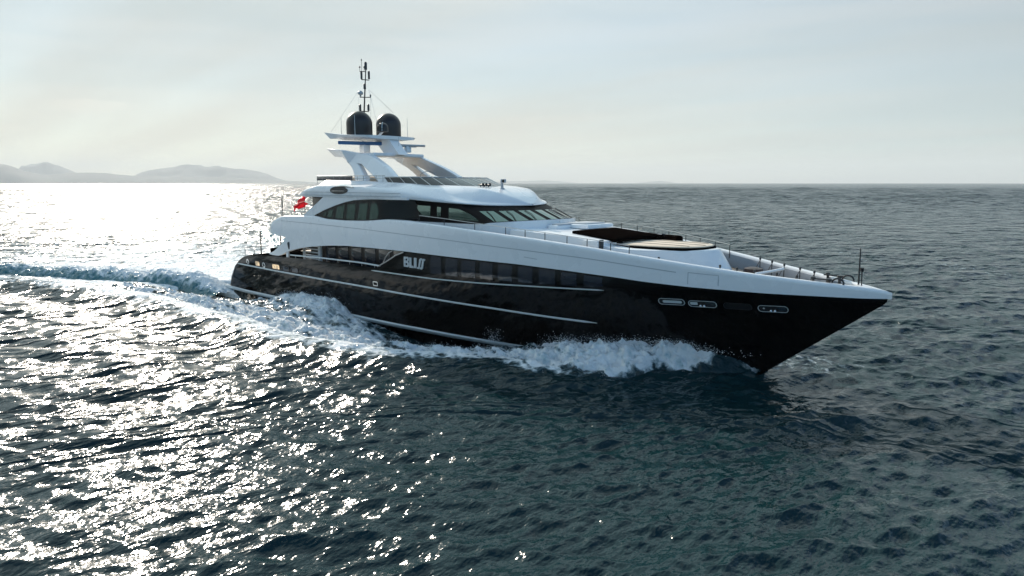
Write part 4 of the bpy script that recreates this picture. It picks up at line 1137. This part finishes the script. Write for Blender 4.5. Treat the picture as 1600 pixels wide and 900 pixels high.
def wake_h(x, y):
    """long, gentle waves the yacht makes: diverging arms and the stern trough"""
    ay = np.abs(y); s = 40 - x
    h = np.zeros_like(x)
    yc = Yo(np.clip(x, -40, 39.5)) + np.clip(-40 - x, 0, 400) * .36
    d = ay - yc
    env = np.clip(s / 12, 0, 1) * np.exp(-np.clip(s - 60, 0, None) / 90)
    h += .38 * env * (np.exp(-(d / 1.6)**2) - .55 * np.exp(-((d - 3.0) / 1.7)**2) + .35 * np.exp(-((d - 6.2) / 2.0)**2) - .2 * np.exp(-((d - 9.2) / 2.0)**2))
    return h
def build_sea():
    rad = [3.0]
    while rad[-1] < 60000:
        r = rad[-1]
        k = .0042 if r < 420 else (.0075 if r < 5000 else .03)
        if r < 8: k = .05
        rad.append(r * (1 + k))
    rad = np.array(rad); nr = len(rad)
    fine = np.arange(-50, 50.01, .135); coarse = np.arange(50, 310.1, 4.0)[1:-1]
    th = R(VIEW_AZ) + np.radians(np.concatenate([fine, coarse]))
    nt = len(th)
    RR, TT = np.meshgrid(rad, th, indexing='ij')
    x = (CAMX + RR * np.cos(TT)).ravel(); y = (CAMY + RR * np.sin(TT)).ravel()
    dr = np.gradient(rad)[:, None] * np.ones(nt)[None]
    dt = np.ones(nt) * R(.135); dt[len(fine):] = R(4)
    d = np.maximum(dr, RR * dt[None]).ravel()
    h, dx, dy = waves(x, y, d)
    h = h + far_waves(x, y, d, RR.ravel())
    m = sea_mask(x, y)
    calm = 1 - .55 * np.clip(1 - np.hypot(x - 12, np.abs(y)) / 26, 0, 1)
    z = h * calm + wake_h(x, y)
    z = z * (1 - m) - 1.6 * m
    # foam cover
    ay = np.abs(y)
    yc = Yo(np.clip(x, -40, 39.5)) + np.clip(-40 - x, 0, 400) * .36
    s = 39 - x
    arm = np.exp(-((ay - yc + .4) / (1.0 + .02 * np.clip(s, 0, 80)))**2) * np.clip(s / 6, 0, 1) * np.exp(-np.clip(s - 40, 0, None) / 45) * .52
    wash = np.clip((yc - ay) / 2.5, 0, 1) * np.clip(-x / 4 + .8, 0, 1) * np.exp(-np.clip(-x, 0, None) / 60) * .62
    # a breaking crest off the port bow
    px_, py_ = x - 27.6, y - 51.0
    al = np.clip((px_ * 15.6 - py_ * 6.4) / (15.6**2 + 6.4**2), -.4, 2.2)
    dist = np.hypot(px_ - 15.6 * al, py_ + 6.4 * al + 1.2 * np.sin(al * 9))
    far_crest = .20 * np.exp(-(dist / 2.6)**2) + .16 * np.exp(-(np.hypot(px_ - 15.6 * al, py_ + 6.4 * al - 5) / 2.6)**2)
    caps = .55 * np.clip((h - .40) / .25, 0, 1) * (RR.ravel() < 150)
    bowsheet = .30 * np.exp(-(((x - 40.4) / 2.4)**2 + ((y - 2.8) / 2.2)**2))
    foam = np.clip(np.maximum.reduce([arm, bowsheet, wash, far_crest, caps]), 0, 1)
    me = bpy.data.meshes.new('sea')
    nv = nr * nt
    co = np.empty((nv, 3), np.float32); co[:, 0] = x + dx * (1 - m); co[:, 1] = y + dy * (1 - m); co[:, 2] = z
    I = np.arange(nr - 1)[:, None] * nt; J = np.arange(nt)[None]
    J2 = (J + 1) % nt
    q = np.stack([I + J, I + nt + J, I + nt + J2, I + J2], -1).reshape(-1, 4)
    me.vertices.add(nv); me.vertices.foreach_set('co', co.ravel())
    me.loops.add(q.size); me.loops.foreach_set('vertex_index', q.ravel().astype(np.int32))
    me.polygons.add(len(q)); me.polygons.foreach_set('loop_start', np.arange(0, q.size, 4, dtype=np.int32))
    me.polygons.foreach_set('use_smooth', np.ones(len(q), bool))
    me.update(calc_edges=True)
    at = me.attributes.new('foam', 'FLOAT', 'POINT'); at.data.foreach_set('value', foam.astype(np.float32))
    missing = np.array([np.sum(sl_i[(lam / dd - 2.2) / 2.5 < .5]**2) / 2 for dd in np.gradient(rad)])
    ro = np.repeat(np.sqrt(missing + .0009), nt)
    at = me.attributes.new('unresolved', 'FLOAT', 'POINT'); at.data.foreach_set('value', ro.astype(np.float32))
    o = bpy.data.objects.new('sea', me); COL.objects.link(o)
    return o

def water_nodes(name, solid, base_col):
    """sea water; 'foam' says where bubbles cover it"""
    m = bpy.data.materials.new(name); m.use_nodes = True
    nt = m.node_tree; N, L = nt.nodes, nt.links; N.clear()
    out = N.new('ShaderNodeOutputMaterial')
    def math_(op, a, b=None, c=None, clamp=False):
        n = N.new('ShaderNodeMath'); n.operation = op; n.use_clamp = clamp
        for i, v in enumerate((a, b, c)):
            if v is None: continue
            if isinstance(v, (int, float)): n.inputs[i].default_value = v
            else: L.new(v, n.inputs[i])
        return n.outputs[0]
    tc = N.new('ShaderNodeTexCoord')
    def noise(scale, detail, vec=None, rough=.55, sc=(1, 1, 1), rot=0.0):
        mp = N.new('ShaderNodeMapping'); mp.inputs['Scale'].default_value = sc; mp.inputs['Rotation'].default_value = (0, 0, rot)
        L.new(tc.outputs['Object'], mp.inputs[0])
        n = N.new('ShaderNodeTexNoise'); n.inputs['Scale'].default_value = scale; n.inputs['Detail'].default_value = detail; n.inputs['Roughness'].default_value = rough
        L.new(mp.outputs[0], n.inputs['Vector']); return n.outputs[0]
    at = N.new('ShaderNodeAttribute'); at.attribute_name = 'foam'
    ur = N.new('ShaderNodeAttribute'); ur.attribute_name = 'unresolved'
    w = N.new('ShaderNodeBsdfPrincipled')
    w.inputs['Base Color'].default_value = base_col
    w.inputs['IOR'].default_value = 1.333
    w.inputs['Specular IOR Level'].default_value = .5
    ripple = noise(1.9, 3, sc=(1, .55, 1), rot=-(WDIR - math.pi / 2), rough=.6)
    chop = noise(.32, 3, sc=(1, .6, 1), rot=-(WDIR - math.pi / 2) + .3)
    fine = noise(9.0, 2)
    hsum = math_('ADD', math_('MULTIPLY', ripple, .135), math_('ADD', math_('MULTIPLY', noise(5.2, 2, sc=(1, .6, 1), rot=-(WDIR - math.pi / 2) - .4), .045), math_('MULTIPLY', fine, .010)))
    bp = N.new('ShaderNodeBump'); bp.inputs['Strength'].default_value = 1.0; bp.inputs['Distance'].default_value = 1.0
    L.new(hsum, bp.inputs['Height'])
    # far water: waves finer than the mesh
    bp2 = N.new('ShaderNodeBump'); bp2.inputs['Strength'].default_value = 1.0; bp2.inputs['Distance'].default_value = 1.0
    L.new(math_('MULTIPLY', chop, math_('MULTIPLY', ur.outputs['Fac'], 12.0)), bp2.inputs['Height']); L.new(bp.outputs[0], bp2.inputs['Normal'])
    L.new(bp2.outputs[0], w.inputs['Normal'])
    L.new(math_('ADD', math_('MULTIPLY', ur.outputs['Fac'], .30), .15, clamp=True), w.inputs['Roughness'])
    # foam: lacy clumps
    f = N.new('ShaderNodeBsdfPrincipled'); f.inputs['Roughness'].default_value = .85; f.inputs['Specular IOR Level'].default_value = .2
    n1 = noise(.9 if not solid else 1.6, 7, rough=.68); n2 = noise(5.0, 4, rough=.7)
    vo = N.new('ShaderNodeTexVoronoi'); vo.feature = 'F1'; vo.inputs['Scale'].default_value = 2.6
    mpv = N.new('ShaderNodeVectorMath'); mpv.operation = 'ADD'
    nv_ = N.new('ShaderNodeTexNoise'); nv_.inputs['Scale'].default_value = 1.3; nv_.inputs['Detail'].default_value = 3
    L.new(tc.outputs['Object'], nv_.inputs['Vector']); L.new(tc.outputs['Object'], mpv.inputs[0]); L.new(nv_.outputs['Color'], mpv.inputs[1]); L.new(mpv.outputs[0], vo.inputs['Vector'])
    lace = math_('ADD', math_('MULTIPLY', n1, .75), math_('ADD', math_('MULTIPLY', vo.outputs['Distance'], .35), math_('MULTIPLY', n2, .25)))
    cov = N.new('ShaderNodeMapRange'); cov.interpolation_type = 'SMOOTHSTEP'
    cov.inputs['From Min'].default_value = 1.02 if solid else .92; cov.inputs['From Max'].default_value = 1.42 if solid else 1.20
    L.new(math_('ADD', lace, at.outputs['Fac']), cov.inputs['Value'])
    gate = math_('MULTIPLY', cov.outputs[0], math_('MULTIPLY', at.outputs['Fac'], 8.0, clamp=True), clamp=True)
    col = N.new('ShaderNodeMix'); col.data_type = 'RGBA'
    col.inputs['A'].default_value = (.42, .56, .60, 1); col.inputs['B'].default_value = (.86, .88, .88, 1)  # hollows take the darker tone: crevice shade mixed into the foam colour
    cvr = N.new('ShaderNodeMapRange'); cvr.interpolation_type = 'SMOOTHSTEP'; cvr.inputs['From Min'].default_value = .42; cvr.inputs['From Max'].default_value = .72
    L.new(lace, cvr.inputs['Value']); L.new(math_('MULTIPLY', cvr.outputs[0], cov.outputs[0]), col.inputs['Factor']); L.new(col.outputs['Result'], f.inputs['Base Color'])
    bf = N.new('ShaderNodeBump'); bf.inputs['Strength'].default_value = .9; bf.inputs['Distance'].default_value = .22
    L.new(math_('ADD', n1, math_('ADD', math_('MULTIPLY', n2, .5), math_('MULTIPLY', noise(16.0, 3, rough=.7), .18))), bf.inputs['Height']); L.new(bf.outputs[0], f.inputs['Normal'])
    mx = N.new('ShaderNodeMixShader'); L.new(gate, mx.inputs[0]); L.new(w.outputs[0], mx.inputs[1]); L.new(f.outputs[0], mx.inputs[2])
    L.new(mx.outputs[0], out.inputs['Surface'])
    return m
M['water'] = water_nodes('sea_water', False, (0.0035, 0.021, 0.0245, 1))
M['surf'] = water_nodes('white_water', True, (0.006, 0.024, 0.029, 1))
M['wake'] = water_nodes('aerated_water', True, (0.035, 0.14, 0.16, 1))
sea = build_sea(); sea.data.materials.append(M['water']); tag(sea, kind='structure')

# ------------------------------------------------------------------ bow wave: heaped white water along each side
def build_bow_wave(sg, name, label, dens):
    nx, nv = int(640 * dens), int(96 * dens)
    X = np.concatenate([np.linspace(39.55, 36, int(nx * .14)), np.linspace(36, 20, int(nx * .48))[1:], np.linspace(20, -6, int(nx * .38))[1:]])
    V = np.linspace(0, 1, nv)
    XX, VV = np.meshgrid(X, V, indexing='ij')
    yi = hull_edge(XX) - .10; yi = np.maximum(yi, 0); yo = Yo(XX) + .7 + np.clip((38 - XX) / 2, 0, 1) * .5 * np.array([mnoise.noise((q * .8, 17.0, 0)) + .7 * mnoise.noise((q * 2.1, 13.0, 0)) for q in X])[:, None]
    wob = np.array([mnoise.noise((q * .55, 7.0, 0)) * .6 + mnoise.noise((q * 1.7, 3.0, 0)) * .45 + mnoise.noise((q * 4.5, 1.0, 0)) * .25 for q in X])[:, None]
    zi = Zin(XX) + wob * .42 * np.clip((38.6 - XX) / 1.5, 0, 1) * np.clip((XX - 27) / 3, .35, 1)
    ridge = np.clip((XX - 30.0) / 3, 0, 1)                     # breaking sheet near the bow
    zr = np.where(VV < .25, zi, zi * np.clip(1 - ((VV - .25) / .68)**1.6, -1, 1))
    zr = zr + .22 * np.exp(-((VV - .45) / .18)**2) * np.clip((37 - XX) / 3, 0, 1) - .35 * np.clip((VV - .86) / .14, 0, 1)
    vc = .62; tro = zi + (.30 - zi) * np.clip((VV - .10) / (vc - .10), 0, 1)**1.1
    zt = np.where(VV < vc, tro, .30 - .62 * np.clip((VV - vc) / (1 - vc), 0, 1)**1.4)
    spl = .55 * np.exp(-((XX - 13.5) / 4.5)**2) * np.exp(-((VV - .16) / .14)**2) + .35 * np.exp(-((XX - 19.5) / 2.6)**2) * np.exp(-((VV - .34) / .16)**2)
    zt = zt + spl
    Z = zr * ridge + zt * (1 - ridge)
    YY = yi + (yo - yi) * (VV**(1.0))
    # curl: the lip hangs outward
    edge = np.clip(VV / .05, 0, 1) * np.clip((1 - VV) / .10, 0, 1)
    n = XX.size
    x = XX.ravel(); y = (sg * YY).ravel(); z = Z.ravel()
    big = np.array([mnoise.fractal((x[i] * .9, y[i] * 1.0, 0.0), .8, 2.1, 6) for i in range(n)])
    sm_ = np.array([mnoise.turbulence((x[i] * 2.6, y[i] * 2.6, z[i] * 2.0 + 4), 4, False) for i in range(n)])
    puff = np.array([abs(mnoise.noise((x[i] * 3.1, y[i] * 3.1, z[i] * 2 + 1))) + .6 * abs(mnoise.noise((x[i] * 7.3, y[i] * 7.3, z[i] * 5 + 2))) for i in range(n)])
    foam = np.clip(.44 + .54 * ridge + .55 * np.exp(-((VV - .72) / .20)**2) * (1 - ridge) + 1.1 * spl, 0, 1)
    dark = np.exp(-((XX - 24.5) / 4.2)**2) * np.clip((.50 - VV) / .25, 0, 1) * (1 - ridge)   # green water in the trough by the side
    foam = foam * (1 - .92 * dark)
    foam = foam * (1 - .75 * np.clip((XX - 37.4) / .8, 0, 1))
    foam = np.maximum(foam, .78 * np.exp(-((VV - .10) / .10)**2) * np.clip((XX - 37.2) / .4, 0, 1) * np.clip((39.5 - XX) / 1.4, 0, 1))
    foam = foam * (.25 + .75 * np.clip((1 - VV) / .38, 0, 1))
    foam = foam * (1 - .35 * np.clip((6 - XX) / 8, 0, 1))
    blot = np.array([mnoise.fractal((x[i] * .38 + 5, y[i] * 1.35, 9.0), .9, 2.0, 4) for i in range(n)]).reshape(XX.shape)
    foam = np.clip(foam + .50 * blot * np.clip(foam * 3, 0, 1) + .02, 0, 1)
    amp = (.10 + .20 * foam.ravel()) * edge.ravel()
    z = z + amp * big * 1.0 + (sm_ - .35) * .20 * edge.ravel() * foam.ravel()
    z = z - (puff - .35) * .26 * edge.ravel() * foam.ravel()
    y = y - sg * (puff - .35) * .18 * edge.ravel() * foam.ravel()
    y = y + sg * .18 * big * edge.ravel() * foam.ravel()
    hh, _, _ = waves(x, y, np.full(n, .15)); z = z + hh * np.clip(VV.ravel() - .4, 0, .6) * .6
    me = bpy.data.meshes.new(name)
    co = np.stack([x, y, z], -1).astype(np.float32)
    a, b = XX.shape; I = np.arange(a - 1)[:, None] * b; J = np.arange(b - 1)[None]
    q = np.stack([I + J, I + J + 1, I + b + J + 1, I + b + J], -1).reshape(-1, 4)
    if sg > 0: q = q[:, ::-1]
    me.vertices.add(n); me.vertices.foreach_set('co', co.ravel())
    me.loops.add(q.size); me.loops.foreach_set('vertex_index', np.ascontiguousarray(q).ravel().astype(np.int32))
    me.polygons.add(len(q)); me.polygons.foreach_set('loop_start', np.arange(0, q.size, 4, dtype=np.int32))
    me.polygons.foreach_set('use_smooth', np.ones(len(q), bool)); me.update(calc_edges=True)
    at = me.attributes.new('foam', 'FLOAT', 'POINT'); at.data.foreach_set('value', foam.ravel().astype(np.float32))
    o = bpy.data.objects.new(name, me); COL.objects.link(o); me.materials.append(M['surf'])
    tag(o, label, 'bow wave', kind='stuff')
    return co, foam.ravel(), XX.ravel(), VV.ravel()
bw = build_bow_wave(-1, 'bow_wave', 'white breaking wave rolling along the near black side', 1.0)
build_bow_wave(1, 'bow_wave', 'white breaking wave thrown off the far side of the bow', .6)

# stern wave: the ridge of churned water spreading from the quarter
def build_stern_wave(sg, label):
    P = np.array([(1.5, 4.3), (-3, 5.0), (-9, 7.2), (-18, 11.2), (-30, 17.0), (-48, 25.5), (-75, 38)])
    t = np.concatenate([[0], np.cumsum(np.hypot(*np.diff(P, axis=0).T))])
    s = t[-1] * np.linspace(0, 1, 620)**1.5
    cx_, cy_ = np.interp(s, t, P[:, 0]), np.interp(s, t, P[:, 1])
    v = np.linspace(-1, 1, 76)
    SS, VV = np.meshgrid(s, v, indexing='ij')
    dirx, diry = np.gradient(cx_), np.gradient(cy_); ln_ = np.hypot(dirx, diry); nx, ny = -diry / ln_, dirx / ln_
    sgn = np.where(ny > 0, 1, -1); nx, ny = nx * sgn, ny * sgn     # outward
    W = (1.5 + .035 * SS)
    x = (cx_[:, None] + nx[:, None] * VV * W).ravel(); y = sg * (cy_[:, None] + ny[:, None] * VV * W).ravel()
    H = (1.0 if sg < 0 else .35) * (.30 + .62 * np.clip(SS / 4, 0, 1) * np.exp(-SS / 60)) * np.clip(SS / 3.0, 0, 1)
    prof = np.where(VV < .1, np.cos(np.clip((VV - .1) / 1.1, -1, 0) * np.pi / 2)**1.3, np.cos(np.clip((VV - .1) / .9, 0, 1) * np.pi / 2)**1.0)
    z = (H * prof - .42 * np.abs(VV)**3).ravel()
    n = x.size
    big = np.array([mnoise.fractal((x[i] * .55, y[i] * .55, 3.0), .8, 2.1, 6) for i in range(n)])
    tur = np.array([mnoise.turbulence((x[i] * 1.5, y[i] * 1.5, z[i] + 9), 4, False) for i in range(n)])
    e = np.clip((1 - np.abs(VV)) / .3, 0, 1).ravel()
    puff = np.array([abs(mnoise.noise((x[i] * 2.2, y[i] * 2.2, z[i] + 1))) + .6 * abs(mnoise.noise((x[i] * 5.1, y[i] * 5.1, z[i] * 3 + 2))) for i in range(n)])
    z = z + big * .17 * e + (tur - .35) * .16 * e - (puff - .35) * .20 * e
    foam = (np.clip(.95 * prof + .15, 0, 1) * np.where(VV > .12, 1 - .22 * np.clip((VV - .12) / .25, 0, 1), 1) * np.exp(-SS / 55) * (.3 + .7 * np.clip((1 - np.abs(VV)) / .25, 0, 1))).ravel()
    me = bpy.data.meshes.new('stern_wave')
    a, b = SS.shape; I = np.arange(a - 1)[:, None] * b; J = np.arange(b - 1)[None]
    q = np.stack([I + J, I + J + 1, I + b + J + 1, I + b + J], -1).reshape(-1, 4)
    if sg > 0: q = q[:, ::-1]
    me.vertices.add(n); me.vertices.foreach_set('co', np.stack([x, y, z], -1).astype(np.float32).ravel())
    me.loops.add(q.size); me.loops.foreach_set('vertex_index', np.ascontiguousarray(q).ravel().astype(np.int32))
    me.polygons.add(len(q)); me.polygons.foreach_set('loop_start', np.arange(0, q.size, 4, dtype=np.int32))
    me.polygons.foreach_set('use_smooth', np.ones(len(q), bool)); me.update(calc_edges=True)
    at = me.attributes.new('foam', 'FLOAT', 'POINT'); at.data.foreach_set('value', foam.astype(np.float32))
    o = bpy.data.objects.new('stern_wave', me); COL.objects.link(o); me.materials.append(M['wake'])
    tag(o, label, 'wake', kind='stuff')
build_stern_wave(-1, 'churned foamy ridge trailing from the near stern quarter')
build_stern_wave(1, 'churned foamy ridge trailing from the far stern quarter')

# spray: droplets thrown up along the breaking crest
def build_spray():
    co, foam, xx, vv = bw
    pts = []
    idx = np.where((foam > .55) & (xx < 37.9) & (xx > 6))[0]
    pick = rng.choice(idx, 15000)
    for i in pick:
        p = co[i]; up = abs(rng.normal(0, .10)); pts.append((p[0] + rng.normal(0, .12), p[1] - abs(rng.normal(0, .12)), p[2] + up + .02, rng.uniform(.004, .013)))
    for (x0, y0, z0, sx, sz, n) in ((27.75, -3.5, .05, .25, .34, 260), (31.9, -3.1, .65, .6, .16, 420), (15.2, -4.75, .55, .5, .22, 700), (11.0, -4.8, .55, .6, .16, 500), (36.4, -1.9, 1.05, 1.2, .12, 900), (34.2, -2.6, .85, 1.1, .14, 700)):
        for _ in range(n):
            x = x0 + rng.normal(0, sx)
            pts.append((x, min(-float(hb(x, .5)) - .06, y0 + rng.normal(0, .22)), z0 + abs(rng.normal(0, sz)), rng.uniform(.005, .015)))
    PW = np.array([(0.5, 4.5), (-3, 5.0), (-9, 7.2), (-18, 11.2), (-30, 17.0), (-48, 25.5)])
    tw_ = np.concatenate([[0], np.cumsum(np.hypot(*np.diff(PW, axis=0).T))])
    for _ in range(9000):
        q = tw_[-1] * rng.random()**1.4; H_ = .30 + .62 * min(1, q / 4) * math.exp(-q / 60)
        x, y = np.interp(q, tw_, PW[:, 0]), np.interp(q, tw_, PW[:, 1]); g = rng.normal(0, .30)
        pts.append((x + rng.normal(0, .25), -y - g, H_ * max(.3, 1 - abs(g) * 1.1) + abs(rng.normal(0, .13)) - .05, rng.uniform(.008, .022)))
    P = np.array(pts); n = len(P)
    base = np.array([(1, 0, 0), (-1, 0, 0), (0, 1, 0), (0, -1, 0), (0, 0, 1), (0, 0, -1)], float)
    F = np.array([(0, 2, 4), (2, 1, 4), (1, 3, 4), (3, 0, 4), (2, 0, 5), (1, 2, 5), (3, 1, 5), (0, 3, 5)])
    co2 = (P[:, None, :3] + base[None] * P[:, None, 3:] * rng.uniform(.6, 1.6, (n, 1, 3))).reshape(-1, 3)
    q = (F[None] + np.arange(n)[:, None, None] * 6).reshape(-1, 3)
    me = bpy.data.meshes.new('spray')
    me.vertices.add(len(co2)); me.vertices.foreach_set('co', co2.astype(np.float32).ravel())
    me.loops.add(q.size); me.loops.foreach_set('vertex_index', q.ravel().astype(np.int32))
    me.polygons.add(len(q)); me.polygons.foreach_set('loop_start', np.arange(0, q.size, 3, dtype=np.int32)); me.update(calc_edges=True)
    o = bpy.data.objects.new('spray', me); COL.objects.link(o); me.materials.append(mat('spray_drops', (.85, .87, .88), .6, var=.03))
    tag(o, 'fine white droplets thrown up from the breaking bow wave', 'spray', kind='stuff')
build_spray()

# ------------------------------------------------------------------ far hills
M['hill'] = mat('hill_scrub', (.04, .055, .055), .95, var=.45, vscale=.004)
def hill(name, dist, prof, depth, seed, label):
    """prof: (angle from the view axis in degrees to the left +, height m)"""
    ang_ = np.linspace(prof[0][0], prof[-1][0], 180)
    f = interp(prof)
    v = np.linspace(-1, 1, 26)
    bm = bmesh.new(); rows = []
    for a in ang_:
        th = R(VIEW_AZ + a); row = []
        for k in v:
            r = dist + k * depth
            x, y = CAMX + r * math.cos(th), CAMY + r * math.sin(th)
            e = max(0, 1 - abs(k)**1.5)
            hh = float(f(a)) * e * (1 + .55 * (1 - e * .75) * mnoise.fractal((x * .0016, y * .0016, seed), .9, 2.0, 5)) + 9 * e * mnoise.fractal((x * .006, y * .006, seed), .9, 2, 4)
            row.append((x, y, hh - 6 - 10 * (abs(k) > .98)))
        rows.append(row)
    grid_faces(bm, rows)
    o = obj(name, bm, 'hill', None, sharp=0); tag(o, label, None, kind='structure')
def deg(px): return math.degrees(math.atan((800 - px) / 1067))
def hgt(py, d): return (286 - py) / 1067 * d
def prof(d, pts): return [(deg(p[0]), max(4, hgt(p[1], d / math.cos(R(deg(p[0])))) * .85)) for p in pts]
hill('hills', 20000, prof(20000, [(210, 284), (222, 272), (240, 266.5), (270, 263), (300, 259), (322, 257.5), (345, 261), (365, 262.5), (385, 262.5), (405, 267), (425, 272), (440, 278), (455, 282), (470, 286)]), 1700, 1.0, 'rounded grey blue hill ridge')
hill('hills', 22000, prof(22000, [(30, 276), (45, 264), (62, 261), (85, 260), (105, 264), (125, 271), (145, 278), (165, 284)]), 1500, 2.0, 'low grey blue hill')
hill('hills', 16000, prof(16000, [(-520, 285), (-400, 272), (-280, 258), (-160, 254), (-80, 258), (0, 263.5), (25, 265), (45, 270), (80, 275), (140, 271.5), (175, 272), (220, 275), (270, 277), (330, 275.5), (400, 278), (440, 281), (500, 284), (560, 286)]), 1300, 3.0, 'long low headland')
hill('hills', 24500, prof(24500, [(700, 284), (770, 283), (810, 282), (850, 280.5), (880, 283), (905, 285.5)]), 1500, 4.0, 'faint distant island')
hill('hills', 25000, prof(25000, [(985, 286), (1005, 284), (1028, 281.5), (1045, 283.5), (1058, 286)]), 1200, 5.0, 'faint distant islet')
# ------------------------------------------------------------------ the air between
def build_haze():
    bm = bmesh.new(); box(bm, (0, 0, 330), (56000, 56000, 690))
    m = bpy.data.materials.new('sea_air'); m.use_nodes = True
    nt = m.node_tree; nt.nodes.clear()
    out = nt.nodes.new('ShaderNodeOutputMaterial'); pv = nt.nodes.new('ShaderNodeVolumePrincipled')
    pv.inputs['Color'].default_value = (.89, .91, .91, 1); pv.inputs['Density'].default_value = HAZE
    pv.inputs['Anisotropy'].default_value = .05
    nt.links.new(pv.outputs[0], out.inputs['Volume'])
    o = obj('haze', bm, m, None, smooth=False); tag(o, 'thin pale sea haze', None, kind='stuff')
HAZE = 0.62e-4
build_haze()
